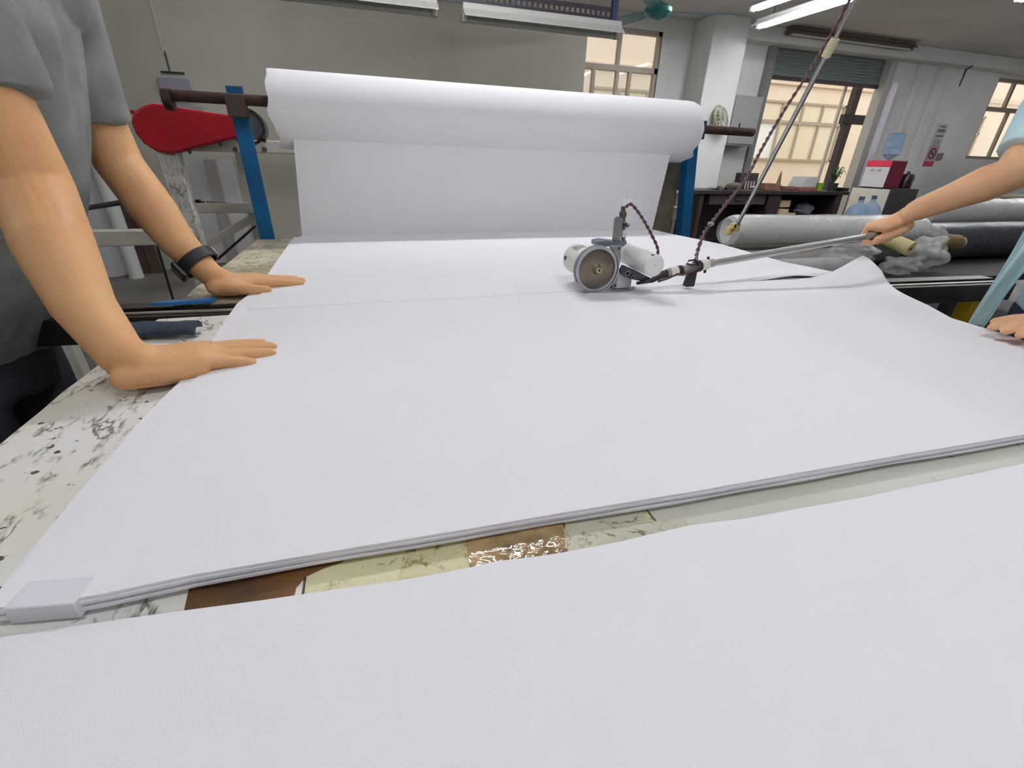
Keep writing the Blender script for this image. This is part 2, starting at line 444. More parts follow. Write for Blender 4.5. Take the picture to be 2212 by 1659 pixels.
# out of view: lamps over the table, then fill lamps added for the hall
lamp('lit lamp above the fabric roll', (-.15, 2.05, 2.48), (1.15, 2.05, 2.48), True, tubes=2, strength=LAMP*.85)
lamp('lit lamp above the front of the cutting table', (-.2, -.05, 2.48), (1.1, -.05, 2.48), True, tubes=2, strength=LAMP*.47)
lamp('added fill lamp above the wrapped rolls', (3.2, .6, 2.48), (3.2, 1.8, 2.48), True, strength=LAMP*1.5)
lamp('added fill lamp near the front wall', (-.2, -1.9, 2.48), (1.1, -1.9, 2.48), True, tubes=2, strength=LAMP*.42)  # unseen, added for frontal light on the stack edges and arms
lamp('added fill lamp near the left wall', (-2.4, .4, 2.48), (-2.4, 1.6, 2.48), True)
lamp('added fill lamp above the water dispenser', (8.2, 2.9, 2.48), (8.2, 4.2, 2.48), True, tubes=2, strength=LAMP*.62)  # this and the next two are added to brighten the right side
lamp('added fill lamp in the middle of the hall', (5.9, 2.4, 2.48), (5.9, 3.7, 2.48), True, tubes=2)
lamp('added fill lamp above the beige desk', (10.6, 3.4, 2.48), (10.6, 4.7, 2.48), True)
lamp('added fill lamp above the winding machine', (-1.6, 3.7, 2.48), (-.4, 3.7, 2.48), True, strength=LAMP*.6)

# slotted angle rail with blue hanger over the unlit lamp
sr = thing('slotted_rail', 'dark slotted steel rail with a blue upright above the unlit lamp', 'rail', (1.1, 3.3, 1.87))
b = MB(); x0, x1, zr = .45, 1.665, 1.885
b.bx((x0, 3.28, zr+.012), (x1, 3.286, zr+.035)); b.bx((x0, 3.28, zr-.035), (x1, 3.286, zr-.012))
n = 34
for k in range(n+1):
    x = lerp(x0, x1-.012, k/n); b.bx((x, 3.28, zr-.012), (x+.012, 3.286, zr+.012))
b.bx((x0, 3.286, zr+.03), (x1, 3.32, zr+.035))
obj('rail', b, M('rail_dark', (44, 34, 48), .5), sr, smooth=0)
for x in (x0+.02, x1-.02):
    obj('upright', MB().bx((x-.018, 3.27, zr-.03), (x+.018, 3.30, H)), NAVYP, sr)

# ceiling fan
fc = onZ(1422, 22, 2.22)
cf = thing('ceiling_fan', 'teal ceiling fan hanging beside the window', 'fan', (fc.x, fc.y, 2.15))
obj('motor', MB().lathe([(.02, .0), (.08, .015), (.115, .05), (.115, .08), (.07, .11), (.03, .125)], (fc.x, fc.y, 2.15)), TEAL, cf)
obj('down_rod', MB().cyl((fc.x, fc.y, 2.27), (fc.x, fc.y, H), .014), M('fan_rod', (40, 70, 92), .4), cf)
obj('canopy', MB().lathe([(.07, .33), (.05, .40), (.05, .48)], (fc.x, fc.y, 2.15)), TEAL, cf)
for k in range(3):
    a = math.radians(-10+120*k); d = V((math.cos(a), math.sin(a), 0)); s_ = V((-d.y, d.x, 0))
    P = []
    for i in range(7):
        t = i/6; r_ = .13+t*.47; w = .045+.03*math.sin(t*2.2)
        P.append([V((fc.x, fc.y, 2.215))+d*r_+s_*w*q_+V((0, 0, q_*.012)) for q_ in (-1, 0, 1)])
    obj('blade', MB().slab(P, .004), TEAL, cf)

# ================================================================== CUTTING TABLE
TZ = .75
T_L, T_R, T_F, T_B = -.40, 1.10, -.35, 1.90
WORN = worn_mat('worn_white_board', (236, 234, 228), (230, 226, 210), (84, 80, 62), .64, 17, (1, .40, 1), wid=.08)
WORNC = worn_mat('worn_cream_board', (222, 216, 178), (212, 204, 160), (92, 80, 52), .5, 22, wid=.08)
WORNG = worn_mat('worn_grey_board', (206, 206, 196), (198, 198, 184), (70, 66, 66), .12, 6)
ct = thing('cutting_table', 'long worn white cutting table with peeling boards and taped patches', 'table', (.42, .75, 0))
yg = .955; yh = 1.045        # slot between the two halves for the rail
pan = [(T_L, -.075, WORN), (-.073, .132, WORNC), (.134, .212, WORNC), (.214, T_R, WORNG)]
for x0, x1, mt in pan:
    b = MB()
    n = 26
    if x0 == T_L:      # chipped outer edge
        P = []
        for i in range(n+1):
            y = lerp(T_F, yg, i/n); e = x0+.006*noise.noise(V((y*13, 2, 0)))+.004*noise.noise(V((y*37, 5, 0)))
            P.append([V((x1, y, TZ)), V((e, y, TZ))])
        b.slab(P, .03)
    else: b.bx((x0, T_F, TZ-.03), (x1, yg, TZ))
    obj('board', b, mt, ct, smooth=30)
P = []
for i in range(27):
    y = lerp(yh, T_B, i/26); e = T_L+.005*noise.noise(V((y*13, 9, 0)))
    P.append([V((T_R+.07, y, TZ)), V((e, y, TZ))])
obj('board', MB().slab(P, .03), worn_mat('worn_far_board', (206, 198, 170), (150, 134, 98), (70, 58, 40), .9, 9), ct, smooth=30)
# bare brown patch where the laminate has come away, tape, mended pieces
def patch(name, pts, mt, z, th=.0006, label=None):
    return obj(name, MB().prism([onZ(px, py, z) for px, py in pts], (0, 0, -th)), mt, ct, smooth=0, label=label)
patch('bare_patch', [(395, 1330), (410, 1262), (560, 1200), (740, 1180), (742, 1212), (700, 1226), (660, 1245), (640, 1268), (632, 1300), (560, 1330)],
      M('bare_brown_board', (116, 76, 34), .35, col2=(66, 50, 36), vscale=9, detail=6, coat=.2), TZ+.0008, label='bare brown wood patch')
TAPE = (M('brown_packing_tape', (104, 84, 54), .14, col2=(168, 142, 98), vscale=34, bump=.5, bscale=60, coat=1.0))
c4 = [onZ(px, py, TZ+.001) for px, py in ((1018, 1245), (1224, 1205), (1216, 1128), (1005, 1158))]
P = []
for j in range(19):
    row = []
    for i in range(41):
        p = c4[0].lerp(c4[1], i/40).lerp(c4[3].lerp(c4[2], i/40), j/18)
        row.append(p+V((0, 0, .0006+.0011*abs(noise.noise(V((p.x*110+p.y*60, p.y*150, 3))))+.0006*noise.noise(V((p.x*260, p.y*90, 8))))))
    P.append(row)
obj('packing_tape', MB().slab(P, .0009), TAPE, ct, smooth=25, label='glossy brown packing tape')
patch('mending_sheet', [(1228, 1195), (1219, 1125), (1385, 1085), (1396, 1128), (1480, 1118), (1497, 1150)],
      worn_mat('cracked_sheet', (206, 200, 168), (186, 184, 162), (80, 70, 50), .62, 28, wid=.11), TZ+.0007)
patch('mending_sheet', [(855, 1270), (880, 1165), (1015, 1130), (1025, 1240)],
      worn_mat('cracked_sheet2', (212, 204, 160), (198, 190, 146), (92, 78, 48), .62, 32, wid=.11), TZ+.0005)
# frame and legs
b = MB()
for x in (T_L+.06, T_R-.06):
    for y0, y1 in ((T_F+.05, yg-.01), (yh+.01, T_B-.02)): obj('apron_rail', MB().bx((x-.02, y0, TZ-.09), (x+.02, y1, TZ-.03)), WHITEP, ct)
for x in (T_L+.07, T_R-.07):
    for y in (T_F+.08, .90, 1.10, T_B-.06):
        obj('leg', MB().bx((x-.025, y-.025, 0), (x+.025, y+.025, TZ-.03)), WHITEP, ct, bevel=.004)
obj('side_panel', MB().bx((T_L+.035, 1.13, .12), (T_L+.045, T_B-.09, TZ-.09)), M('side_board', (186, 184, 172), .6, col2=(170, 166, 150), vscale=6), ct)

# guide rail with the slot for the blade, running across the table under the fabric
gr = thing('guide_rail', 'pair of dark steel guide bars running across the table under the fabric', 'rail', (.5, 1.0, TZ-.05))
def skew(x): return 1.035-(x+.4)*.075      # the rail lies slightly askew
def railbar(off, w, h, zt, x0, x1, mt, name):
    obj(name, MB().beam((x0, skew(x0)+off, zt-h/2), (x1, skew(x1)+off, zt-h/2), w, h), mt, gr, bevel=.002)
railbar(.026, .040, .05, TZ-.002, -.80, 1.80, DARKSTEEL, 'guide_bar')
railbar(-.030, .040, .05, TZ-.004, -.86, 1.80, DARKSTEEL, 'guide_bar')
railbar(-.030, .012, .004, TZ+.0, -.70, 1.80, M('worn_bright_edge', (168, 160, 150), .4, .6), 'wear_strip')
for x in (-.28, 1.0):
    obj('bracket', MB().bx((x-.02, skew(x)-.05, 0), (x+.02, skew(x)+.05, TZ-.05)), M('bracket_navy', (30, 38, 62), .5), gr)

# small things lying at the left edge
p = onZ(340, 716, TZ+.01)
b = MB(); P = []
for i in range(9):
    t = i/8; P.append([p+V((lerp(-.065, .062, t), lerp(-.02, .022, j/4)+.006*math.sin(t*5), .018*math.sin(math.pi*(.15+.7*j/4))+.004*noise.noise(V((t*4, j, 0)))-.002)) for j in range(5)])
b.slab(P, .008)
single('folded_glove', b, M('dark_blue_cloth', (58, 74, 92), .8, col2=(38, 46, 62), vscale=30), 'folded dark blue cloth glove lying by the near hand', 'glove')
p = onZ(395, 656, TZ+.004)
single('blue_offcut', MB().prism([p+V((-.05, -.008, 0)), p+V((.05, -.006, 0)), p+V((.058, .012, 0)), p+V((-.03, .014, 0))], (0, 0, .006)), M('bright_blue_plastic', (40, 118, 186), .4), 'flat bright blue strip lying on the dark guide rail', 'strip')

# ================================================================== FABRIC SHEETS
Lft = [(-.02, 0)]
lx_ = curve([(.20, -.262), (.33, -.266), (.39, -.268), (.46, -.265), (.54, -.266), (.63, -.257), (.77, -.259), (.86, -.264), (.99, -.270), (1.10, -.256), (1.28, -.257), (1.85, -.270)])
rx_ = curve([(.20, 1.10), (.45, 1.10), (.52, 1.11), (.58, 1.115), (.66, 1.17), (.74, 1.215), (.86, 1.285), (.95, 1.300), (1.05, 1.285), (1.15, 1.265), (1.33, 1.285), (1.49, 1.30), (1.63, 1.28), (1.78, 1.268), (1.9, 1.26)])
ff_ = curve([(-.3, .283), (-.205, .272), (-.147, .274), (-.059, .271), (.045, .2665), (.124, .264), (.258, .258), (.412, .253), (.691, .243), (1.2, .225)])
def wav(x, y, s=0): return .0012*noise.noise(V((x*3+s, y*3, s)))
def sheet(y0f, y1, lfun, rfun, zfun, th, nx=70, ny=60, ease=True):
    P = []
    for j in range(ny+1):
        v = j/ny; row = []
        for i in range(nx+1):
            u = i/nx
            xg = lerp(lfun(.3), rfun(.3), u)
            y = lerp(y0f(xg), y1(xg) if callable(y1) else y1, v)
            x = lerp(lfun(y), rfun(y), u)
            row.append(V((x, y, zfun(x, y))))
        P.append(row)
    return MB().slab(P, th)
YB = 1.868
def lift(x, y):      # the curled corner where the cut ends at the right edge
    sy = .035 if y > .935 else .10
    return .058*math.exp(-((x-1.325)/.10)**2)*math.exp(-((y-.935)/sy)**2)
# under layers of the stack, each a sheet of its own
nl = 4
for k in range(nl):
    z = TZ+.0018+.0026*(k+1)
    j0 = [.004, -.003, .002, -.002][k]; jx = [.0, .010, .004, -.002][k]; s = k*7.7
    ff = lambda x, j0=j0, s=s: ff_(x)+j0*.6+.0016*noise.noise(V((x*9, s, 0)))
    lf = lambda y, jx=jx, s=s: lx_(y)+jx*.6+.002*noise.noise(V((y*7, s, 1)))
    rf = lambda y, s=s, jx=jx: rx_(y)-.004-jx+.003*noise.noise(V((y*7, s, 2)))-(.09*math.exp(-((y-.93)/.12)**2) if y < .98 else .09*math.exp(-((y-.98)/.03)**2)*.0)
    zz = lambda x, y, z=z: z+wav(x, y, 3)
    single('fabric_sheet', sheet(ff, YB-.003*k, lf, rf, zz, .0024), PAPER2,
           ['lowest white fabric sheet of the stack on the table', 'second white fabric sheet from the bottom of the stack', 'third white fabric sheet from the bottom of the stack', 'white fabric sheet just under the top one, showing along the left edge'][k],
           'sheet', 'stacked fabric sheets')
ZT = TZ+.0018+.0026*(nl+1)
def ltop(y): return lx_(y)+curve([(.25, .0), (.5, .012), (.9, .028), (1.3, .018), (1.87, .022)])(y)
def rtop(y): return rx_(y)+curve([(.2, .0), (.9, .006), (.96, -.03), (1.2, -.03), (1.5, -.02), (1.9, -.015)])(y)
CUT = .9335
fr = thing('fabric_roll', 'big roll of white fabric on a rusty bar, unrolling onto the table', 'roll', (.54, 1.9, ZT))
zt1 = lambda x, y: ZT+wav(x, y, 3)+lift(x, y)
zt2 = lambda x, y: ZT+wav(x, y, 3)+(.010*math.exp(-((x-1.08)/.09)**2)*math.exp(-((y-CUT)/.03)**2) if x > .6 else 0)
top = sheet(ff_, CUT-.001, ltop, lambda y: rx_(y)+.004, zt1, .0022, 80, 50)
t2 = sheet(lambda x: CUT+.001, YB, ltop, rtop, zt2, .0022, 80, 50)
top.add(t2.v, t2.f)
obj('top_sheet', top, PAPER, fr, smooth=60)
# hanging web from the roll down to the table end
RC = V((.54, 1.90, 1.163)); RR = .117
yw = 1.862
P = []
for i in range(41):
    u = i/40; row = []
    for j in range(17):
        v = j/16; z = lerp(ZT-.001, RC.z-.02, v)
        xl = lerp(-.243, -.205, v); xr = lerp(1.235, 1.24, v)
        yy = lerp(yw+.004, RC.y-RR+.035, min(1, v*1.05))
        row.append(V((lerp(xl, xr, u), yy-.002*math.sin(u*9)*v, z)))
    P.append(row)
obj('hanging_web', MB().slab(P, (0, .0025, 0)), PAPER, fr, smooth=60)
# the wound roll: slightly uneven ends
prof = []
b = MB(); n = 56; vs = []; fs = []; xs = [-.262, -.25, -.22, -.1, .3, .8, 1.15, 1.29, 1.325, 1.345]
for i, x in enumerate(xs):
    for k in range(n):
        a = 2*math.pi*k/n
        rr = RR*(1+.012*math.cos(2*a+.4))*(1 if 0 < i < len(xs)-1 else .985)
        e = 0
        if i >= len(xs)-3: e = (.030*noise.noise(V((math.cos(a)*2.2, math.sin(a)*2.2, 4))))*(i-len(xs)+4)/3
        if i <= 1: e = .014*noise.noise(V((math.cos(a)*2.4, math.sin(a)*2.4, 9)))*(2-i)/2
        vs.append(V((x+e, RC.y+math.cos(a)*rr, RC.z+math.sin(a)*rr-.004*x)))
for i in range(len(xs)-1):
    for k in range(n): fs.append((i*n+k, i*n+(k+1) % n, (i+1)*n+(k+1) % n, (i+1)*n+k))
b.add(vs, fs)
for i, s in ((0, 1), (len(xs)-1, -1)):      # wound ends with spiral rings stepping inwards
    o = i*n; base = len(b.v)
    cx_ = xs[i]
    for q_, dep in ((.9, .012), (.7, .004), (.5, .016), (.25, .006)):
        for k in range(n):
            p = V(vs[o+k]); b.v.append((cx_+s*dep+(p.x-cx_)*q_, RC.y+(p.y-RC.y)*q_, RC.z+(p.z-RC.z)*q_))
    prev = [o+k for k in range(n)]
    for r_ in range(4):
        cur = [base+r_*n+k for k in range(n)]
        for k in range(n): b.f.append((prev[k], prev[(k+1) % n], cur[(k+1) % n], cur[k]))
        prev = cur
    b.f.append(tuple(prev))
obj('wound_roll', b, PAPER, fr, smooth=50)
# near sheet in the foreground
nf_ = curve([(-.36, .268), (-.25, .2625), (-.2, .258), (-.147, .253), (-.073, .2455), (.0, .2385), (.04, .236), (.065, .237), (.115, .232), (.17, .229), (.235, .2305), (.283, .2245), (.36, .221), (.41, .218), (.5, .2165), (.64, .213), (1.2, .20)])
for k in range(2):
    z = TZ+.0025+.0025*k
    P = []
    for j in range(31):
        v = j/30; row = []
        for i in range(81):
            x = lerp(-.34+.004*k, 1.12, i/80); y1 = nf_(x)-.0025*(1-k)+.0012*noise.noise(V((x*14, k, 0)))
            row.append(V((x, lerp(-.30, y1, v), z+wav(x, y1*v, 11))))
        P.append(row)
    single('fabric_sheet', MB().slab(P, .0022), PAPER if k else PAPER2, ['lower white fabric sheet at the very front of the table', 'large white fabric sheet nearest the viewer, filling the foreground'][k], 'sheet', 'fabric sheets in front', smooth=60)

# white foam block holding the corner
c = [onZ(26, 1350, TZ+.001), onZ(178, 1337, TZ+.001)]
d = (c[1]-c[0]); L_ = d.length; d.normalize(); s_ = V((-d.y, d.x, 0)); hb = .014
single('foam_block', MB().box((c[0]+c[1])/2+s_*.0110+V((0, 0, hb/2+.001)), (L_, .022, hb), Matrix((d, s_, V((0, 0, 1)))).transposed()), M('foam_white', (226, 222, 228), .8), 'small white foam block at the left front corner of the stack', 'block', bevel=.001)

# ================================================================== ROLL STAND
rs = thing('roll_stand', 'blue painted steel posts and rusty bar carrying the fabric roll', 'stand', (.5, 1.93, 0))
for top_, bot in (((505, 186, 1.93), (578, 515, 1.93)), ((1502, 258, 1.93), (1480, 500, 1.93))):
    t_ = onY(*top_); b_ = onY(*bot)
    d_ = (b_-t_); b2 = t_+d_*(t_.z/(t_.z-b_.z))
    b = MB(); b.beam(b2, t_, .006, .05, up=(0, 1, 0)).beam(b2+V((.026, 0, 0)), t_+V((.026, 0, 0)), .05, .006, up=(0, 1, 0))
    b = MB(); b.beam(t_, b2, .05, .010, up=(0, 1, 0)); b.beam(t_+V((-.022, .022, 0)), b2+V((-.022, .022, 0)), .006, .044, up=(0, 1, 0))
    obj('post', b, BLUE, rs, bevel=.001)
tl = onY(505, 186, 1.93)
obj('bar', MB().cyl((-.56, 1.90, 1.190), (1.70, 1.90, 1.172), .0165), RUST, rs)
obj('bar_collar', MB().cyl((-.575, 1.90, 1.178), (-.553, 1.90, 1.178), .03), RUST, rs)
p = onY(512, 228, 1.90)
obj('bar_bracket', MB().bx((p.x-.026, 1.868, p.z-.035), (p.x+.03, 1.912, p.z+.03)), M('rusty_teal', (60, 72, 70), .6, .3, col2=(84, 56, 44), vscale=30), rs, bevel=.003)
obj('bar_bracket', MB().bx((1.385, 1.875, 1.135), (1.43, 1.925, 1.205)), M('navy_bracket', (36, 46, 76), .5), rs, bevel=.003)
# plate put in for the olive cabinet behind the web on the right
single('cabinet_plate', MB().bx((1.30, 2.02, .72), (1.44, 2.05, 1.06)), M('olive_plate', (112, 106, 86), .6, col2=(90, 84, 66), vscale=12), 'olive grey plate standing in for the cabinet behind the right end of the fabric roll', 'plate')
# ================================================================== ROUND KNIFE CUTTER
GREYC = M('cast_grey', (150, 152, 158), .4, .6)
GUARD = M('guard_grey', (176, 178, 182), .35, .7)
BLADE = M('blade_steel', (128, 120, 106), .3, 1.0, col2=(104, 98, 86), vscale=18)
BRASS = M('pale_brass', (206, 188, 150), .3, 1.0)
cut = thing('round_knife_cutter', 'electric round knife cutter with white motors and long metal handle on the fabric', 'cutter', (.48, .93, ZT))
bc = V((.478, .915, ZT+.0525))
ya = V((0, 1, 0))
bl = obj('blade', MB().lathe([(.004, -.0012), (.040, -.0012), (.0445, 0), (.040, .0012), (.004, .0012)], bc, ya, 64), BLADE, cut)
obj('hub', MB().lathe([(.004, -.014), (.0065, -.0135), (.0105, -.004), (.0115, -.001)], bc, ya, 32), BRASS, bl)
obj('hub_bolt', MB().lathe([(.001, -.0155), (.003, -.0155), (.003, -.0125)], bc, ya, 6), DARKSTEEL, bl)
obj('guard_ring', MB().ring(bc, ya, .0445, .0505, .006, 72), GUARD, cut)
obj('guard_back', MB().lathe([(.002, .003), (.052, .003), (.052, .010), (.002, .010)], bc, ya, 56), GREYC, cut)
obj('guard_band', MB().ring(bc+V((0, .004, 0)), ya, .0515, .0535, .020, 60, 150, 330), GUARD, cut)
# main motor behind the blade
mc = bc+V((-.002, 0, .004))
mo = obj('motor', MB().lathe([(.010, .011), (.034, .011), (.0345, .020), (.0345, .108), (.031, .116), (.010, .118)], mc, ya, 48), CREAM, cut)
obj('vent_hole', MB().cyl(mc+V((-.0335, .095, .004)), mc+V((-.0352, .095, .004)), .0052, n=16), BLACK, mo)
P = []
for i in range(6):
    a = math.radians(52+i*9); P.append([mc+V((math.cos(math.pi-a)*.0349, lerp(.06, .09, j/3), math.sin(a)*.0349)) for j in range(4)])
obj('rating_label', MB().slab(P, (0, 0, -.0004)), M('label_grey', (186, 186, 182), .5, col2=(120, 118, 116), vscale=160), mo)
# gear housing plate to the right of the blade
obj('gear_plate', MB().prism([bc+V((x, .003, z)) for x, z in ((.030, .050), (.058, .050), (.060, .010), (.056, -.046), (.046, -.049), (.052, -.020), (.052, .018), (.040, .036))], (0, .014, 0)), GREYC, cut, bevel=.0015)
for x, z in ((.052, .044), (.054, -.040), (.045, -.043)):
    obj('screw', MB().cyl(bc+V((x, .0035, z)), bc+V((x, .001, z)), .0022, n=12), DARKSTEEL, cut)
obj('side_cover', MB().bx(bc+V((.058, .004, -.049)), bc+V((.098, .022, -.006))), M('cover_white', (206, 208, 212), .45), cut, bevel=.003)
obj('foot_plate', MB().prism([bc+V((x, y, -.0518)) for x, y in ((.006, -.006), (.060, -.012), (.10, -.004), (.118, .016), (.10, .032), (.006, .026))], (0, 0, .0022)), GREYC, cut, bevel=.0006)
# auxiliary white cylinder (handle motor) in front, to the right
c0 = onY(1415, 575, .846); c1 = V((c0.x+.002, .985, c0.z+.004))
d = (c1-c0).normalized(); L_ = (c1-c0).length
au = obj('handle_motor', MB().lathe([(.002, 0), (.0205, 0), (.0240, .003), (.0240, L_-.004), (.021, L_), (.002, L_)], c0, d, 48), WHITEPL, cut)
obj('end_screw', MB().cyl(c0+V((.0, .0008, .001)), c0+V((.0, -.0006, .001)), .0014, n=10), STEEL, au)
obj('end_notch', MB().box(c0+V((-.007, .004, .0225)), (.006, .004, .004)), STEEL, au)
# bracket below it with two round holes, and the tail arm
k0 = onY(1345, 582, .905); 
br = obj('pivot_bracket', MB().prism([onY(px, py, .905) for px, py in ((1343, 590), (1352, 575), (1372, 583), (1412, 604), (1408, 612), (1366, 604), (1350, 598))], (0, .02, 0)), M('bracket_slate', (70, 72, 84), .45, .3), cut, bevel=.001)
for px, py, r_ in ((1354, 590, .0068), (1366, 598, .0055)):
    c = onY(px, py, .905); obj('bracket_hole', MB().ring(c+V((0, -.001, 0)), ya, r_*.6, r_, .006, 28), M('hole_rim', (120, 116, 118), .4, .7), br)
    obj('hole_core', MB().cyl(c+V((0, -.0005, 0)), c+V((0, .004, 0)), r_*.62, n=20), BLACK, br)
obj('tail_arm', MB().tube([onY(1376, 612, .90), onY(1410, 606, .90), onY(1440, 592, .90)], [.0035, .005, .005], 10), BLACK, cut)
# top plate, upright bracket and switch lever column
tp = [onY(px, py, .93) for px, py in ((1292, 522), (1306, 519), (1356, 525), (1346, 533), (1322, 533), (1292, 532))]
obj('top_plate', MB().prism(tp, (0, .035, 0)), M('plate_bluegrey', (118, 122, 138), .35, .6), cut, bevel=.001)
p0 = onY(1322, 529, .945); p1 = onY(1328, 470, .945)
b = MB(); w_ = .021
b.prism([p0, p0+V((w_, 0, 0)), p1+V((w_, 0, 0)), p1+V((.004, 0, .002)), p1+V((0, 0, -.002))], (0, .0025, 0))
b2_ = MB(); b2_.add(b.v, b.f)
b2_.bx(p0+V((w_-.0025, 0, 0)), V((p1.x+w_, p1.y+.026, p1.z)))
obj('upright_bracket', b2_, M('stainless', (150, 148, 146), .28, 1.0), cut, bevel=.0008)
for dz, dx in ((.006, .004), (.006, .014), (.014, .009)):
    obj('bracket_screw', MB().cyl(p0+V((dx, .0005, dz)), p0+V((dx, -.0015, dz)), .002, n=10), STEEL, cut)
s0 = onY(1346, 526, .955); s1 = onY(1350, 445, .955)
def along(t): return s0.lerp(s1, t)
sw = obj('switch_column', MB().lathe([(.002, 0), (.0075, 0), (.0075, .006), (.005, .008), (.005, .016), (.0062, .018), (.0062, .030), (.0042, .032), (.0042, .046), (.003, .048), (.003, .060), (.002, .061)], s0, s1-s0, 20), STEEL, cut)
obj('clear_sleeve', MB().cyl(along(.18), along(.38), .0066, n=18), M('sleeve_white', (214, 212, 206), .3), sw)
obj('column_nut', MB().cyl(along(.48), along(.56), .0072, n=6), DARKSTEEL, sw)
obj('switch_ball', MB().blob(along(.50)+V((.007, -.004, 0)), .005, .005, .005), STEEL, sw)
obj('cable_gland', MB().lathe([(.002, 0), (.008, 0), (.008, .010), (.005, .013), (.005, .022), (.002, .022)], along(.72)+V((-.004, 0, 0)), s1-s0, 18), M('gland_brown', (84, 70, 64), .6, .3), cut)
q = onY(1356, 436, .955)
b = MB()
for k in range(4):
    a = k*1.6; b.prism([q+V((0, 0, -.003)), q+V((.012*math.cos(a), .006*math.sin(a*2), .004+.004*math.sin(a))), q+V((.010*math.cos(a+.6), .008, .007))], (0, .0006, .0006))
obj('clear_tape', b, film_mat('clear_tape_film', (236, 236, 238), .55, .1, 0), cut, smooth=0)

def twisted(pts, r, pitch, n=180, strands=2, nn=7):
    """twisted pair of wires along a smooth path"""
    P = [V(p) for p in pts]
    out = []
    for i in range(n+1):
        t = i/n*(len(P)-1); k = min(int(t), len(P)-2); f = t-k
        a = P[max(k-1, 0)]; b_ = P[k]; c = P[k+1]; d_ = P[min(k+2, len(P)-1)]
        out.append(.5*((2*b_)+(c-a)*f+(2*a-5*b_+4*c-d_)*f*f+(3*b_-a-3*c+d_)*f**3))
    res = []; L = [0]
    for i in range(n): L.append(L[-1]+(out[i+1]-out[i]).length)
    for s in range(strands):
        q_ = []
        for i, p in enumerate(out):
            t = (out[min(i+1, n)]-out[max(i-1, 0)]).normalized(); u = t.cross(V((0, 1, .1))).normalized(); w = u.cross(t)
            a = L[i]/pitch*2*math.pi+s*2*math.pi/strands
            q_.append(p+(u*math.cos(a)+w*math.sin(a))*r*.95)
        res.append(MB().tube(q_, r, nn))
    return res
WIRE = M('brown_wire', (92, 62, 64), .5, col2=(74, 50, 54), vscale=40)
for s in twisted([onY(1352, 447, .955), onY(1362, 441, .95), onY(1374, 452, .94), onY(1393, 480, .93), onY(1410, 512, .92), onY(1420, 535, .91), onY(1421, 549, .90)], .0019, .026):
    obj('wire', s, WIRE, cut)
# handle: joint wrapped with tape, clamp and aluminium tube
hy = .90
h0 = onY(1432, 592, hy); h1 = onY(1530, 570, hy); h2 = onY(1885, 508, hy)
hd = (h1-h0).normalized()
obj('handle_joint', MB().tube([onY(1405, 607, hy), onY(1428, 594, hy), h0+hd*.02], [.005, .009, .009], 14), BLACKR, cut)
def hp(px): return h0+hd*((px-1432)/98)*(h1-h0).length
obj('handle_core', MB().cyl(hp(1440), hp(1540), .0095), M('core_grey', (150, 146, 146), .5), cut)
for a, c, mt, r_ in ((1446, 1462, 'tape_white', .0118), (1462, 1472, 'blk', .0112), (1500, 1512, 'blk', .0135), (1512, 1528, 'tape_white', .0125)):
    obj('tape_wrap', MB().cyl(hp(a), hp(c), r_), BLACKR if mt == 'blk' else M('tape_white', (222, 216, 204), .5), cut, bevel=.001)
obj('handle_tube', MB().cyl(hp(1524), h2+(h2-h1).normalized()*.07, .0082, n=28), M('handle_alu', (186, 186, 184), .38, .75), cut)
p = hp(1524); obj('clamp_screw', MB().cyl(p+V((.004, 0, .018)), p+V((.002, 0, -.02)), .0032, n=12), BLACKR, cut)
f0 = hp(1496)
obj('rubber_foot', MB().prism([V((f0.x-.006, hy-.008, f0.z)), V((f0.x+.010, hy-.008, f0.z)), V((f0.x+.010, hy-.008, ZT+.006)), V((f0.x-.014, hy-.008, ZT+.006)), V((f0.x-.012, hy-.008, ZT+.018))], (0, .016, 0)), BLACKR, cut, bevel=.002)
b = MB()
lp = [hp(1500)+V((.004, -.008, .010)), hp(1492)+V((0, -.010, .020)), hp(1478)+V((0, -.010, .022)), hp(1474)+V((0, -.010, .016)), hp(1486)+V((0, -.012, .010)), hp(1502)+V((0, -.012, .012))]
obj('wire_loop', MB().tube(lp, .0022, 8), BLACKR, cut)
obj('slack_wire', MB().tube([hp(1504)+V((0, -.012, .006)), hp(1488)+V((0, -.014, -.002)), hp(1470)+V((0, -.013, -.008)), hp(1456)+V((0, -.011, -.004)), hp(1440)+V((0, -.008, -.010)), hp(1422)+V((0, -.004, -.014))], .003, 8), WIRE, cut)

# power boom above the table and the twisted supply cord
bm0 = atD(1590, 490, 1.75); bm1 = atD(1720, 250, 1.5); bm2 = atD(1848, 0, 1.2)
bd = (bm2-bm0).normalized(); bend = bm0+bd*((H-bm0.z)/bd.z)
boom = thing('supply_boom', 'thin metal boom rod hanging from the ceiling with a yellow end connector', 'rod', (bm0.x, bm0.y, bm0.z))
tj = bm0.lerp(bm2, .845)
obj('rod', MB().cyl(bm0, tj, .0075, n=16), ALU, boom)
obj('upper_rod', MB().cyl(tj, bend, .0058, n=16), ALU, boom)
obj('joint', MB().cyl(tj-bd*.022, tj+bd*.022, .0125, n=16), M('joint_ivory', (206, 196, 158), .4), boom)
YEL = M('old_yellow_plastic', (206, 178, 116), .5)
e = bm0
obj('connector', MB().box(e+V((-.004, 0, .0)), (.035, .02, .028)).box(e+V((-.026, 0, -.014)), (.026, .02, .03)), YEL, boom, bevel=.003)
obj('connector_slot', MB().box(e+V((-.014, -.0105, .004)), (.008, .002, .012)), BLACK, boom)
obj('connector_slot', MB().box(e+V((-.022, -.0105, -.012)), (.006, .002, .006)), BLACK, boom)
cd = thing('twisted_cord', 'brown twisted supply cord running from the cutter handle up along the boom', 'cord', hp(1502))
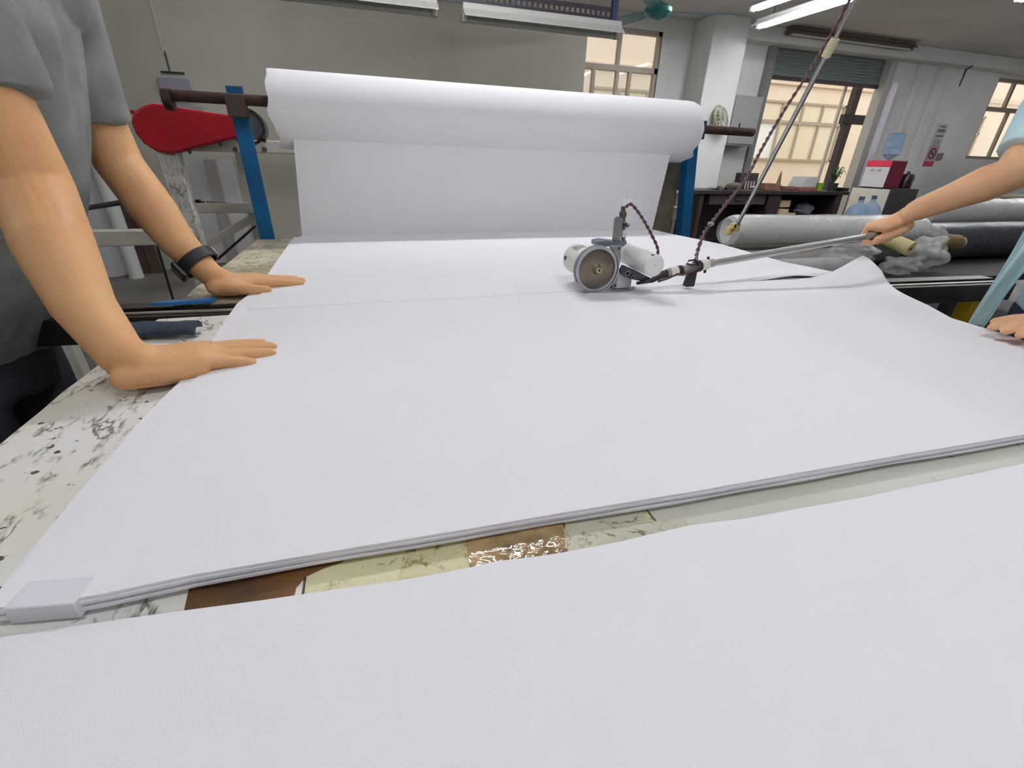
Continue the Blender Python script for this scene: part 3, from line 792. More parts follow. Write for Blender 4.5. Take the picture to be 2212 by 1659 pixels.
cp = [hp(1502)+V((0, .0, .008)), atD(1505, 548, 1.10), atD(1520, 505, 1.13), atD(1535, 483, 1.16), atD(1570, 438, 1.2), atD(1610, 388, 1.24), atD(1645, 322, 1.27), atD(1690, 245, 1.29), atD(1738, 170, 1.28), atD(1780, 100, 1.26), atD(1815, 40, 1.22), atD(1838, -5, 1.19), tj.lerp(bend, .25)]
for s in twisted(cp, .0026, .045, 420): obj('wire', s, WIRE, cd)
obj('splice', MB().blob(atD(1535, 484, 1.155), .008, .008, .006, 12, .3, 3), M('splice_tape', (150, 132, 118), .6), cd)

# ================================================================== PEOPLE
def remesh(name, mb, voxel, mat, parent, smooth_it=4, disp=None):
    """melt overlapping closed shapes into one continuous surface"""
    off = _root[parent.name]
    me = bpy.data.meshes.new(name); me.from_pydata([(V(x)-off)[:] for x in mb.v], [], mb.f); me.validate()
    import bmesh
    b_ = bmesh.new(); b_.from_mesh(me); bmesh.ops.recalc_face_normals(b_, faces=b_.faces); b_.to_mesh(me); b_.free()
    o = bpy.data.objects.new(name+'_tmp', me); COL.objects.link(o)
    r = o.modifiers.new('r', 'REMESH'); r.mode = 'VOXEL'; r.voxel_size = voxel; r.use_smooth_shade = True
    s = o.modifiers.new('s', 'SMOOTH'); s.factor = .5; s.iterations = smooth_it
    dg = bpy.context.evaluated_depsgraph_get()
    m2 = bpy.data.meshes.new_from_object(o.evaluated_get(dg))
    bpy.data.objects.remove(o); bpy.data.meshes.remove(me)
    m2.name = name; m2.materials.clear(); m2.materials.append(mat)
    if disp:
        co = np.empty(len(m2.vertices)*3); m2.vertices.foreach_get('co', co); no = np.empty(len(m2.vertices)*3); m2.vertices.foreach_get('normal', no)
        co = co.reshape(-1, 3); no = no.reshape(-1, 3)
        dv = np.array([disp(V(c)+off) for c in co]); co = co+no*dv[:, None]
        m2.vertices.foreach_set('co', co.ravel()); m2.update()
    m2.polygons.foreach_set('use_smooth', [True]*len(m2.polygons))
    o = bpy.data.objects.new(name, m2); COL.objects.link(o); o.parent = parent; _root[o.name] = off
    return o

def skin_mat(key, base, warm):
    mt = M(key, base, .55, col2=warm, vscale=9, detail=3, bump=.035, bscale=300, spec=.35)
    b_ = mt.node_tree.nodes['Principled BSDF']
    b_.inputs['Subsurface Weight'].default_value = .12; b_.inputs['Subsurface Radius'].default_value = (.012, .005, .003)
    return mt

def hand_flat(b, nails, heel, d, lat, z0, spread=1.0, fz=.0):
    """palm-down hand: heel point, finger direction d, lat = towards the thumb, z0 = table height"""
    d = V(d).normalized(); lat = V(lat); lat = (lat-d*lat.dot(d)).normalized(); up = V((0, 0, 1))
    def pt(a, l, h): q = heel+d*a+lat*l; return V((q.x, q.y, z0+h))
    # palm: heel to knuckles
    b.tube([pt(.002, 0, .024), pt(.018, .002, .024), pt(.05, .001, .021), pt(.085, .0, .021), pt(.104, 0, .017)],
           [(.030, .020), (.037, .022), (.041, .019), (.041, .016), (.038, .012)], 20, up=(0, 0, 1), cap='round')
    b.tube([pt(.0, .022, .020), pt(.035, .032, .018), pt(.06, .034, .016)], [.017, .018, .013], 14, cap='round')   # thumb ball
    b.tube([pt(.0, -.024, .017), pt(.04, -.032, .015), pt(.08, -.034, .014)], [.015, .014, .011], 14, cap='round') # outer edge
    spec = [(.0285, .070, .0098, .08), (.0095, .079, .0102, .02), (-.0105, .073, .0098, -.04), (-.029, .052, .0088, -.12)]
    for l, ln, r_, sp in spec:
        base = .100 - (.008 if l < -.02 else 0)
        sp *= spread
        pts = [pt(base-.03, l*.9, .018), pt(base, l, .0185), pt(base+ln*.36, l+sp*ln*.36, .0165+fz), pt(base+ln*.70, l+sp*ln*.72, .0125+fz), pt(base+ln-.004, l+sp*ln, .0098)]
        b.tube(pts, [r_*1.05, r_*1.08, r_*1.0, r_*.98, r_*.90], 12, cap='round')
        nails.append((pt(base+ln-.004, l+sp*ln, .0098+r_*.86), (d+lat*sp).normalized(), r_))
    tp = [pt(.012, .028, .020), pt(.038, .046, .017), pt(.066, .058, .0145), pt(.092, .063, .0115)]
    b.tube(tp, [.0150, .0126, .0114, .0102], 12, cap='round')
    nails.append((tp[-1]+V((0, 0, .0094)), (tp[-1]-tp[-2]).normalized(), .009))
def add_nails(nails, mat, parent):
    for p, d, r_ in nails:
        d = V((d.x, d.y, 0)).normalized(); s_ = V((-d.y, d.x, 0)); P = []
        for i in range(4):
            t = i/3; P.append([p+d*lerp(-r_*.9, r_*.55, t)+s_*r_*.62*q_*(1-.25*max(0, t-.6))+V((0, 0, -.0009-.0016*q_*q_*1.0-.0022*max(0, t-.3))) for q_ in (-1, -.5, 0, .5, 1)])
        obj('fingernail', MB().slab(P, .0008), mat, parent)

# ---------------- left person: grey T-shirt, both hands pressed on the table
SK1 = skin_mat('tan_skin', (214, 166, 116), (208, 156, 108))
NAIL = M('nail', (222, 176, 146), .35)
SH1 = M('grey_jersey', (134, 137, 132), .9, col2=(104, 108, 104), vscale=9, detail=3, bump=.25, bscale=500)
TR1 = M('black_trousers', (26, 26, 36), .85, col2=(36, 36, 48), vscale=20)
pa = thing('person', 'person in a grey T-shirt and watch pressing both hands flat on the fabric edge', 'person', (-.76, .98, 0))
nails = []
b = MB()
n_heel = onZ(268, 800, .775); n_tip = onZ(576, 752, .77)
nd = (n_tip-n_heel); nd.z = 0
hand_flat(b, nails, n_heel, nd, (0, 1, 0), .7555)
ndn = nd.normalized()
W1_ = V((n_heel.x, n_heel.y, .79))-ndn*.012
E1_ = atD(72, 405, .615); S1_ = V((-.475, .815, 1.26))
b.tube([W1_+ndn*.045+V((0, 0, -.010)), W1_+ndn*.016+V((0, 0, .006)), W1_.lerp(E1_, .30), W1_.lerp(E1_, .62)+V((-.004, 0, .004)), E1_, E1_.lerp(S1_, .4), S1_],
       [(.030, .018), (.033, .027), (.036, .034), (.046, .043), (.045, .045), (.048, .052), (.055, .058)], 22, up=(1, .3, 0), cap='round')
b.tube([W1_.lerp(E1_, .16)+ndn*.010, W1_+ndn*.014+V((0, 0, .012)), W1_+ndn*.026+V((0, 0, -.010))], [.028, .027, .022], 18, up=(1, .3, 0), cap='round')
b.blob(atD(277, 783, .615), .027, .027, .026, 18)
f_heel = onZ(462, 617, .775); f_tip = onZ(634, 603, .77)
fd = (f_tip-f_heel); fd.z = 0
hand_flat(b, nails, f_heel, fd, (0, -1, 0), .7555)
fdn = fd.normalized()
W2_ = V((f_heel.x, f_heel.y, .79))-fdn*.012
E2_ = atD(257, 352, .89); S2_ = V((-.492, 1.165, 1.255))
b.tube([W2_+fdn*.04+V((0, 0, -.010)), W2_+fdn*.012+V((0, 0, .008)), W2_.lerp(E2_, .32), W2_.lerp(E2_, .62), E2_, E2_.lerp(S2_, .4), S2_],
       [(.028, .022), (.031, .025), (.035, .034), (.044, .042), (.042, .042), (.039, .041), (.05, .05)], 22, up=(1, .3, 0), cap='round')
# torso core, neck, head and legs
b.tube([(-.75, .99, .76), (-.73, .99, .83), (-.64, .98, .95), (-.575, .98, 1.10), (-.54, .98, 1.24), (-.50, .98, 1.33)],
       [(.15, .10), (.15, .10), (.145, .095), (.16, .10), (.16, .095), (.10, .06)], 24, up=(1, 0, 0), cap='round')
b.tube([S1_, (-.50, .98, 1.30), S2_], [.055, .07, .055], 16, up=(1, 0, 0), cap='round')
b.tube([(-.50, .98, 1.30), (-.455, .98, 1.41), (-.43, .98, 1.47)], [.055, .05, .055], 16, up=(1, 0, 0), cap='round')
b.blob((-.415, .98, 1.545), .095, .075, .115, 22); b.blob((-.375, .98, 1.49), .06, .055, .055, 16)
b.tube([(-.335, .98, 1.56), (-.312, .98, 1.525), (-.325, .98, 1.515)], [.008, .013, .01], 10, up=(0, 1, 0), cap='round')
for s in (-1, 1):
    b.blob((-.425, .98+s*.077, 1.54), .018, .010, .03, 12)
    b.tube([(-.74, .98+s*.09, .76), (-.725, .98+s*.10, .46), (-.75, .98+s*.10, .09)], [.065, .05, .036], 16, up=(1, 0, 0), cap='round')
    b.tube([(-.78, .98+s*.10, .04), (-.70, .98+s*.11, .035), (-.58, .98+s*.12, .025)], [(.036, .036), (.04, .03), (.036, .02)], 14, cap='round')
body = remesh('body', b, .0030, SK1, pa, 3)
add_nails(nails, NAIL, pa)
obj('hair', MB().blob((-.452, .98, 1.592), .095, .083, .098, 22, .05, 2), M('black_hair', (24, 20, 20), .6), pa)
for s in (-1, 1): obj('eye', MB().blob((-.334, .98+s*.03, 1.55), .008, .011, .006, 12), M('eye_dark', (40, 30, 28), .3), pa)
obj('mouth', MB().tube([(-.322, .955, 1.475), (-.317, .98, 1.473), (-.322, 1.005, 1.475)], .005, 8), M('lips', (176, 108, 92), .5), pa)
# T-shirt
b = MB()
b.tube([(-.755, 1.0, .715), (-.735, 1.0, .76), (-.695, .99, .83), (-.635, .985, .92), (-.585, .985, 1.02), (-.56, .985, 1.12), (-.535, .985, 1.22), (-.51, .98, 1.31), (-.49, .98, 1.36)],
       [(.165, .125), (.17, .128), (.178, .134), (.185, .140), (.185, .138), (.185, .136), (.185, .130), (.15, .10), (.085, .07)], 32, up=(1, 0, 0))
def sleeve(S, E, k, r0, r1):
    e = S.lerp(E, k); b.tube([V((-.50, .98, 1.27)), S, S.lerp(e, .55), e], [.10, r0, lerp(r0, r1, .5), r1], 24, up=(1, .3, 0))
sleeve(S1_, E1_, .62, .080, .068); sleeve(S2_, E2_, .74, .074, .056)
def folds(p):
    return .016*noise.noise(V((p.x*3+p.z*2.2, p.y*15, p.z*2.0)))+.006*noise.noise(V((p.x*8, p.y*30, p.z*5)))
remesh('t_shirt', b, .006, SH1, pa, 4, folds)
b = MB()
b.tube([(-.725, .99, .86), (-.745, .99, .76), (-.75, .99, .62)], [(.155, .105), (.16, .118), (.165, .122)], 26, up=(1, 0, 0))
for s in (-1, 1):
    b.tube([(-.745, .98+s*.09, .70), (-.725, .98+s*.10, .46), (-.745, .98+s*.10, .06)], [.102, .085, .066], 18, up=(1, 0, 0))
remesh('trousers', b, .008, TR1, pa, 4, lambda p: .006*noise.noise(V((p.x*9, p.y*9, p.z*6))))
# watch on the far wrist
wp = (W2_+fdn*.012+V((0, 0, .008))).lerp(W2_.lerp(E2_, .32), .42); wd = (W2_.lerp(E2_, .32)-(W2_+fdn*.012+V((0, 0, .008)))).normalized()
wa = thing('wristwatch', 'black wristwatch on the far wrist of the grey-shirted person', 'watch', wp)
sd_ = wd.cross(V((1, .3, 0))).normalized(); up_ = sd_.cross(wd)
vs = []; fs = []; n = 40
for k in range(n):
    a = 2*math.pi*k/n; e = sd_*math.cos(a)*.0372+up_*math.sin(a)*.0352
    for rr, h in ((1, -.012), (1.10, -.011), (1.10, .011), (1, .012)): vs.append(wp+e*rr+wd*h)
for k in range(n):
    a = k*4; c = ((k+1) % n)*4
    for j in range(4): fs.append((a+j, a+(j+1) % 4, c+(j+1) % 4, c+j))
obj('strap', MB().add(vs, fs), BLACKR, wa)
cw = wp+V((.012, -.030, -.006))
e_ = (cw-wp); e_ = (e_-wd*e_.dot(wd)).normalized()
toC = (V(CAM)-wp); toC = (toC-wd*toC.dot(wd)).normalized(); lo_ = wd.cross(toC)
dd = (toC*.3-lo_*.95).normalized()
if dd.x > 0: dd = (toC*.3+lo_*.95).normalized()
rot = Matrix((wd, dd.cross(wd)*-1, dd)).transposed()
obj('watch_case', MB().box(wp+dd*.041, (.036, .032, .010), rot), BLACK, wa, bevel=.003)
obj('watch_screen', MB().box(wp+dd*.0465, (.028, .026, .001), rot), M('watch_glass', (16, 16, 22), .08), wa)
obj('buckle', MB().box(wp-dd*.0405, (.020, .016, .003), rot), STEEL, wa, bevel=.001)

# ---------------- right person: light blue shirt, one hand on the handle
SK2 = skin_mat('fair_skin', (224, 178, 136), (216, 164, 126))
SH2 = M('light_blue_shirt', (202, 230, 234), .85, col2=(184, 218, 226), vscale=9, bump=.2, bscale=300)
TR2 = M('navy_trousers', (34, 38, 66), .85)
pb = thing('person', 'person in a light blue shirt pushing the cutter handle across the fabric', 'person', (1.72, .60, 0))
b = MB(); nails = []
hax = (h2-h1).normalized()
g = h1+hax*((1915-1530)/(1885-1530)*(h2-h1).length)       # centre of the grip on the tube
gx = h1+hax*((1882-1530)/(1885-1530)*(h2-h1).length)
wr = atD(1985, 452, 1.13); el = atD(2195, 372, 1.06); shd = V((1.64, .80, 1.30))
vx = V((0, 0, 1)); near = V((0, -1, 0))
# palm lies over the top of the tube, wrist behind it
b.tube([wr, wr.lerp(g+V((.012, 0, .026)), .5), g+V((.012, .0, .027)), gx+V((.012, .004, .021))], [(.027, .022), (.034, .021), (.040, .016), (.034, .013)], 20, up=(0, 0, 1), cap='round')
for k in range(4):      # fingers curl over the far side and under the tube, fingertips showing below on the near side
    c = gx.lerp(g, k*.31+.10)+hax*.004*k; r_ = [.0088, .0092, .0088, .0078][k]
    q_ = [c+V((.004, .002, .022)), c+V((0, .020, .016)), c+V((0, .024, -.004)), c+V((0, .010, -.019)), c+V((0, -.008, -.018))]
    b.tube(q_, [r_*1.1, r_*1.05, r_, r_*.95, r_*.8], 12, up=(1, 0, 0), cap='round')
# index knuckle ridge and thumb along the near side pointing to the machine
b.tube([g+V((.045, -.016, .022)), g+V((.018, -.024, .008)), g+V((-.012, -.022, -.002)), gx+V((.002, -.017, -.008))], [.016, .013, .0115, .009], 14, up=(0, 0, 1), cap='round')
nails.append((gx+V((.0, -.0215, -.001)), -hax, .008))
b.tube([wr+(wr-el).normalized()*.01, wr, wr.lerp(el, .35), wr.lerp(el, .7), el, el.lerp(shd, .4), shd],
       [(.026, .022), (.028, .024), (.033, .032), (.042, .041), (.044, .044), (.046, .048), (.055, .056)], 22, up=(0, 1, 0), cap='round')
# other hand resting on the near right part of the fabric, fingers folded
h_ = onZ(2232, 728, .775)
w3 = h_+V((.075, .0, .035)); e3 = V((1.40, .50, .99)); s3 = V((1.64, .42, 1.30))
b.tube([h_+V((.06, .004, .026)), h_+V((.03, .0, .026)), h_+V((.0, -.002, .022))], [(.028, .02), (.038, .019), (.036, .014)], 18, cap='round')
for k in range(4):
    l = .030-.020*k; q_ = h_+V((.004, l, .020)); r_ = [.0086, .009, .0088, .008][k]
    b.tube([q_+V((.02, 0, .004)), q_, q_+V((-.026, .004, -.001)), q_+V((-.046, .006, -.008)), q_+V((-.056, .006, -.011))], [r_*1.1, r_*1.1, r_, r_*.95, r_*.8], 12, cap='round')
b.tube([h_+V((.05, .024, .02)), h_+V((.024, .048, .014)), h_+V((-.004, .056, .009))], [.014, .011, .009], 12, cap='round')
b.tube([h_+V((.05, .002, .026)), w3, w3.lerp(e3, .35), w3.lerp(e3, .7), e3, e3.lerp(s3, .45), s3],
       [(.026, .021), (.027, .023), (.032, .031), (.041, .04), (.043, .043), (.046, .048), (.055, .056)], 22, up=(0, 1, 0), cap='round')
b.tube([(1.82, .61, .74), (1.81, .61, .82), (1.78, .61, .95), (1.74, .61, 1.12), (1.70, .61, 1.26), (1.67, .61, 1.36)],
       [(.15, .10), (.15, .10), (.14, .095), (.155, .10), (.16, .095), (.10, .06)], 24, up=(1, 0, 0), cap='round')
b.tube([shd, (1.69, .61, 1.34), s3], [.055, .07, .055], 16, up=(1, 0, 0), cap='round')
b.tube([(1.69, .61, 1.34), (1.63, .61, 1.45), (1.60, .61, 1.50)], [.052, .048, .053], 16, up=(1, 0, 0), cap='round')
b.blob((1.585, .61, 1.575), .095, .074, .113, 22); b.blob((1.545, .61, 1.52), .058, .054, .054, 16)
b.tube([(1.505, .61, 1.59), (1.482, .61, 1.555), (1.495, .61, 1.545)], [.008, .012, .01], 10, up=(0, 1, 0), cap='round')
for s in (-1, 1):
    b.blob((1.595, .61+s*.076, 1.57), .018, .010, .03, 12)
    b.tube([(1.82, .61+s*.095, .72), (1.80, .61+s*.10, .46), (1.83, .61+s*.10, .09)], [.075, .052, .036], 16, up=(1, 0, 0), cap='round')
    b.tube([(1.86, .61+s*.10, .04), (1.78, .61+s*.11, .035), (1.66, .61+s*.12, .025)], [(.036, .036), (.04, .03), (.036, .02)], 14, cap='round')
remesh('body', b, .0032, SK2, pb, 3)
add_nails(nails, NAIL, pb)
obj('hair', MB().blob((1.622, .61, 1.622), .095, .083, .098, 22, .05, 4), M('black_hair', (24, 20, 20), .6), pb)
for s in (-1, 1): obj('eye', MB().blob((1.504, .61+s*.03, 1.58), .008, .011, .006, 12), M('eye_dark', (40, 30, 28), .3), pb)
obj('mouth', MB().tube([(1.492, .585, 1.505), (1.487, .61, 1.503), (1.492, .635, 1.505)], .005, 8), M('lips', (176, 108, 92), .5), pb)
b = MB()
b.tube([(1.80, .61, .70), (1.79, .61, .82), (1.77, .61, .95), (1.74, .61, 1.10), (1.71, .61, 1.24), (1.68, .61, 1.35), (1.67, .61, 1.40)],
       [(.185, .13), (.185, .135), (.185, .135), (.185, .135), (.185, .13), (.14, .09), (.08, .065)], 32, up=(1, 0, 0))
for S, E, k in ((shd, el, .86), (s3, e3, .80)):
    e = S.lerp(E, k); b.tube([V((1.69, .61, 1.31)), S, S.lerp(e, .55), e], [.10, .088, .076, .066], 24, up=(0, 1, 0))
remesh('shirt', b, .007, SH2, pb, 4, lambda p: .010*noise.noise(V((p.x*5, p.y*13, p.z*3)))+.005*noise.noise(V((p.x*12, p.y*26, p.z*7))))
# open shirt front hanging forward
P = []
edge = [onX(2225, 470, 1.44), onX(2188, 540, 1.42), onX(2140, 612, 1.40), onX(2108, 660, 1.39), onX(2084, 700, 1.385)]
inner = [onX(2330, 470, 1.50), onX(2260, 540, 1.47), onX(2198, 612, 1.44), onX(2165, 660, 1.43), onX(2130, 712, 1.43)]
for i in range(len(edge)):
    P.append([edge[i].lerp(inner[i], j/6)+V((.012*math.sin(j*1.7+i*.4), 0, 0)) for j in range(7)])
o = obj('shirt_front', MB().slab(P, (.004, .004, 0)), SH2, pb, smooth=80)
sb = o.modifiers.new('sub', 'SUBSURF'); sb.levels = 2; sb.render_levels = 2
b = MB()
b.tube([(1.82, .61, .90), (1.82, .61, .76), (1.82, .61, .62)], [(.165, .118), (.175, .128), (.17, .12)], 26, up=(1, 0, 0))
for s in (-1, 1):
    b.tube([(1.80, .61+s*.09, .70), (1.79, .61+s*.10, .46), (1.83, .61+s*.10, .06)], [.10, .08, .062], 18, up=(1, 0, 0))
remesh('trousers', b, .009, TR2, pb, 4)
#@@PART3@@
# ================================================================== MACHINE BEHIND THE LEFT POST
MY = 2.35
mc_ = thing('winding_machine', 'white painted winding machine frame with a red belt guard behind the blue post', 'machine', (-.6, 2.45, 0))
pts = [(300, 232), (315, 226), (330, 223), (355, 226), (400, 234), (460, 243), (512, 250), (520, 296), (470, 307), (420, 320), (385, 330), (360, 332), (335, 326), (310, 310), (292, 288), (282, 264), (285, 246)]
gd = obj('belt_guard', MB().prism([onY(px, py, MY) for px, py in pts], (0, .055, 0)), RED, mc_, bevel=.008)
p = onY(281, 241, MY); obj('guard_lug', MB().box(p+V((.002, .02, 0)), (.012, .02, .012)), RED, gd)
for px, py in ((407, 325), (474, 309)):
    p = onY(px, py, MY); obj('guard_bolt', MB().cyl(p+V((0, .01, .004)), p+V((0, .01, -.012)), .006, n=10), BLACK, gd)
def zy(px, py, y): return onY(px, py, y)
a = zy(380, 330, 2.45); c = zy(655, 324, 2.45)
obj('top_beam', MB().bx((a.x, 2.42, 1.035), (-.12, 2.48, 1.085)), WHITEP, mc_, bevel=.004)
for px in (509, 572):
    p = zy(px, 323, 2.42); obj('beam_bolt', MB().cyl((p.x, 2.424, p.z), (p.x, 2.412, p.z), .010, n=16), STEEL, mc_)
PEEL = worn_mat('peeling_white_paint', (206, 204, 196), (190, 186, 174), (110, 102, 88), .7, 22, (1, 1, .6), wid=.12)
p = zy(372, 350, 2.40); pleg = p
obj('front_leg', MB().bx((p.x-.036, 2.37, 0), (p.x+.036, 2.43, 1.03)), PEEL, mc_, bevel=.003)
p2 = zy(545, 420, 2.62)
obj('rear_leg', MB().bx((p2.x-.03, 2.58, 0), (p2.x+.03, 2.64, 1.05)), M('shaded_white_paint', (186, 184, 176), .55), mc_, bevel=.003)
obj('rear_leg', MB().bx((-.16, 2.40, 0), (-.10, 2.46, 1.04)), WHITEP, mc_, bevel=.003)
q = zy(470, 449, 2.55)
obj('cross_bar', MB().bx((p.x, 2.53, q.z-.022), (p2.x+.03, 2.57, q.z+.022)), WHITEP, mc_, bevel=.003)
obj('brace', MB().beam(zy(425, 540, 2.55), zy(548, 470, 2.60), .03, .034), WHITEP, mc_, bevel=.003)
obj('tie_rod', MB().cyl(zy(470, 560, 2.5), zy(552, 488, 2.5), .006, n=10), BLACK, mc_)
q = zy(200, 514, 2.30)
obj('lower_bar', MB().bx((q.x-.25, 2.27, q.z-.03), (p.x+.03, 2.33, q.z+.03)), WHITEP, mc_, bevel=.004)
obj('front_leg', MB().bx((q.x-.28, 2.27, 0), (q.x-.21, 2.33, 1.03)), WHITEP, mc_, bevel=.004)
m0 = zy(538, 275, 2.47)
mt_ = obj('motor', MB().lathe([(.01, 0), (.058, 0), (.066, .015), (.066, .10), (.05, .115), (.01, .115)], (m0.x, 2.43, m0.z), ya, 32), M('motor_grey', (92, 96, 100), .4, .4), mc_)
obj('pulley_rim', MB().ring((m0.x, 2.425, m0.z), ya, .060, .071, .014, 40), BLACK, mt_)
k_ = zy(568, 299, 2.42)
obj('knob', MB().lathe([(.006, 0), (.006, .012), (.014, .02), (.014, .03), (.004, .032)], (k_.x-.02, 2.42, k_.z), (1, 0, 0), 18), BLACK, mc_)
# things on and around it
q = zy(426, 436, 2.55); single('black_clip', MB().bx((q.x-.014, 2.535, q.z-.008), (q.x+.014, 2.56, q.z+.010)).bx((q.x+.012, 2.545, q.z-.003), (q.x+.03, 2.551, q.z+.003)), BLACK, 'small black clip on the cross bar of the winding machine', 'clip')
single('brown_tool', MB().tube([zy(448, 437, 2.55), zy(475, 440, 2.55), zy(504, 441, 2.55)], [.006, .009, .006], 10, cap='round'), M('tool_brown', (112, 92, 84), .6), 'thin brown tool lying on the cross bar of the winding machine', 'tool')
single('black_stick', MB().tube([zy(243, 218, 2.7), zy(253, 245, 2.7), zy(270, 300, 2.7), V((zy(285, 380, 2.7).x, 2.7, 0))], [.015, .012, .006, .006], 10, cap='round'), BLACK, 'black handle sticking up behind the sleeve of the grey shirt', 'handle')
# boards and rolls leaning against the grey wall
BRD = M('pale_board', (196, 196, 196), .7, col2=(184, 182, 180), vscale=3)
for i, (x0p, x1p, lab) in enumerate(((380, 447, 'pale board against the grey wall, left of the vertical batten'), (455, 500, 'pale board against the grey wall, right of the vertical batten'))):
    a = zy(x0p, 345, WY-.07); c = zy(x1p, 345, WY-.07)
    single('pale_board', MB().bx((a.x, WY-.04, .05), (c.x, WY-.01, a.z)), BRD, lab, 'board', 'boards behind the machine', bevel=.003)
a = zy(450, 345, WY-.1); single('vertical_batten', MB().bx((a.x-.04, WY-.09, 0), (a.x+.04, WY-.045, a.z)), M('batten_grey', (150, 144, 138), .7), 'grey vertical batten between two pale boards', 'batten')
g0 = onZ(243, 592, 0)
single('standing_roll', MB().lathe([(.01, 0), (.14, 0), (.14, .80), (.03, .80), (.03, .77)], (g0.x, g0.y, 0)), M('roll_white', (192, 194, 196), .7), 'wide pale roll standing on the floor behind the white bar', 'roll')
g1 = onZ(296, 600, 0)
single('standing_roll', MB().lathe([(.01, 0), (.055, 0), (.055, .95), (.02, .95), (.02, .92)], (g1.x, g1.y, 0)), M('roll_white2', (204, 206, 200), .7), 'narrow pale tube standing beside the wide pale roll', 'roll')
for i, px in enumerate((318, 340)):
    g2 = onZ(px, 590, 0)
    single('brown_plank', MB().bx((g2.x-.05, g2.y, 0), (g2.x+.04, g2.y+.03, .72+.06*i)), M('plank_brown', (88, 68, 54), .7, col2=(70, 54, 44), vscale=10), ['brown plank standing next to the narrow pale tube', 'brown plank standing furthest right behind the white bar'][i], 'plank', 'planks on the floor', bevel=.003)
obj('tie_rod', MB().cyl(V((zy(195, 450, 2.30).x-.2, 2.30, zy(195, 456, 2.30).z-.02)), V((pleg.x-.03, 2.38, zy(340, 420, 2.38).z)), .010, n=12), DARKSTEEL, mc_)
# wall box and conduit on the grey wall
q = zy(378, 190, WY-.04)
wb = thing('wall_box', 'mauve-grey electrical box on the grey wall with a conduit running up', 'box', (q.x, WY-.03, q.z-.06))
obj('box', MB().bx((q.x-.11, WY-.06, q.z-.08), (q.x+.11, WY, q.z+.07)), M('mauve_plastic', (138, 132, 148), .5), wb, bevel=.006)
obj('conduit', MB().bx((q.x-.03, WY-.02, q.z+.24), (q.x-.005, WY, H)), WALLG, wb)
obj('cable', MB().cyl((q.x-.01, WY-.025, q.z+.118), (q.x-.01, WY-.025, q.z+.26), .005, n=8), BLACK, wb)
obj('shelf_strip', MB().bx((q.x-.08, WY-.03, q.z+.11), (q.x+.09, WY, q.z+.118)), BLACK, wb)
q = zy(392, 232, WY-.04); single('wall_plate', MB().bx((q.x-.13, WY-.035, q.z-.07), (q.x+.16, WY, q.z+.015)), M('plate_mauve', (150, 144, 146), .5), 'flat grey plate on the wall behind the rusty bar', 'plate', bevel=.004)

# ================================================================== WRAPPED ROLLS ON THE RIGHT
rk = thing('roll_rack', 'low dark rack holding plastic-wrapped rolls beyond the table', 'rack', (3.5, 2.3, 0))
RZ = .45
obj('deck', MB().bx((1.78, 1.85, RZ-.04), (5.6, 2.85, RZ)), M('rack_dark', (44, 40, 40), .8), rk, bevel=.004)
for x in (1.85, 3.6, 5.5):
    for y in (1.92, 2.78): obj('leg', MB().bx((x-.03, y-.03, 0), (x+.03, y+.03, RZ-.04)), M('rack_dark', None), rk)
MILK = film_mat('milky_film', (236, 238, 234), .45, .2, .5, 7)
DKF = film_mat('dark_film', (210, 215, 220), .10, .08, 1.0, 11)
CLEAR = film_mat('clear_film', (232, 234, 234), .26, .1, .8, 10)
def wrapped(label, p0, p1, r, core_mat, film=None, ends=True, core_r=.02, grp='plastic-wrapped rolls'):
    p0 = V(p0); p1 = V(p1); d = (p1-p0); L_ = d.length; d.normalize()
    t = thing('wrapped_roll', label, 'roll', (p0+p1)/2-V((0, 0, r)), grp)
    obj('roll', MB().lathe([(core_r, .02), (core_r, 0), (r*.97, 0), (r, .008), (r, L_-.008), (r*.97, L_), (core_r, L_), (core_r, L_-.02)], p0, d, 32), core_mat, t)
    if film:
        n = 28; vs = []; fs = []; S = 26
        sd = d.cross(V((0, 0, 1))).normalized(); u = sd.cross(d)
        for i in range(S+1):
            f = -.02+1.04*i/S; k_ = 1.03 if 0.0 < f < 1.0 else .80
            for k in range(n):
                a = 2*math.pi*k/n
                rr = r*k_*(1+.05*noise.noise(V((f*9, math.cos(a)*2, math.sin(a)*2+r*40)))+.02*math.sin(3*a+f*20))+.003
                vs.append(p0+d*L_*f+sd*math.cos(a)*rr+u*math.sin(a)*rr)
        for i in range(S):
            for k in range(n): fs.append((i*n+k, i*n+(k+1) % n, (i+1)*n+(k+1) % n, (i+1)*n+k))
        obj('wrapping', MB().add(vs, fs), film, t, smooth=50)
    return t
PALE = M('pale_roll', (232, 234, 228), .6)
wrapped('long pale roll on top, nearest to the boom connector', (1.98, 2.22, .703), (3.50, 2.22, .690), .082, PALE, MILK)
wrapped('brown roll in clear film under the long pale roll', (1.90, 2.12, RZ+.079), (2.75, 2.12, RZ+.079), .074, M('brown_roll', (128, 116, 96), .6, col2=(86, 74, 60), vscale=9), CLEAR)
wrapped('pale roll in clear film with its end towards the curled fabric corner', (1.88, 1.93, RZ+.073), (2.62, 1.93, RZ+.073), .068, M('grey_roll', (176, 176, 168), .6, col2=(140, 138, 130), vscale=7), CLEAR)
wrapped('grey roll hidden behind, carrying the long pale roll', (2.0, 2.33, RZ+.083), (3.5, 2.33, RZ+.083), .078, M('grey_roll2', (150, 150, 146), .6), None)
wrapped('wide pale roll lying on the dark rolls behind the forearm', (4.10, 2.62, .750), (5.55, 2.62, .750), .10, PALE, MILK)
wrapped('dark navy roll in glossy clear film, nearest the light blue shirt', (3.62, 2.35, RZ+.135), (5.5, 2.35, RZ+.135), .125, M('navy_roll', (26, 31, 40), .35, col2=(52, 62, 72), vscale=9, bump=.6, bscale=9), DKF)
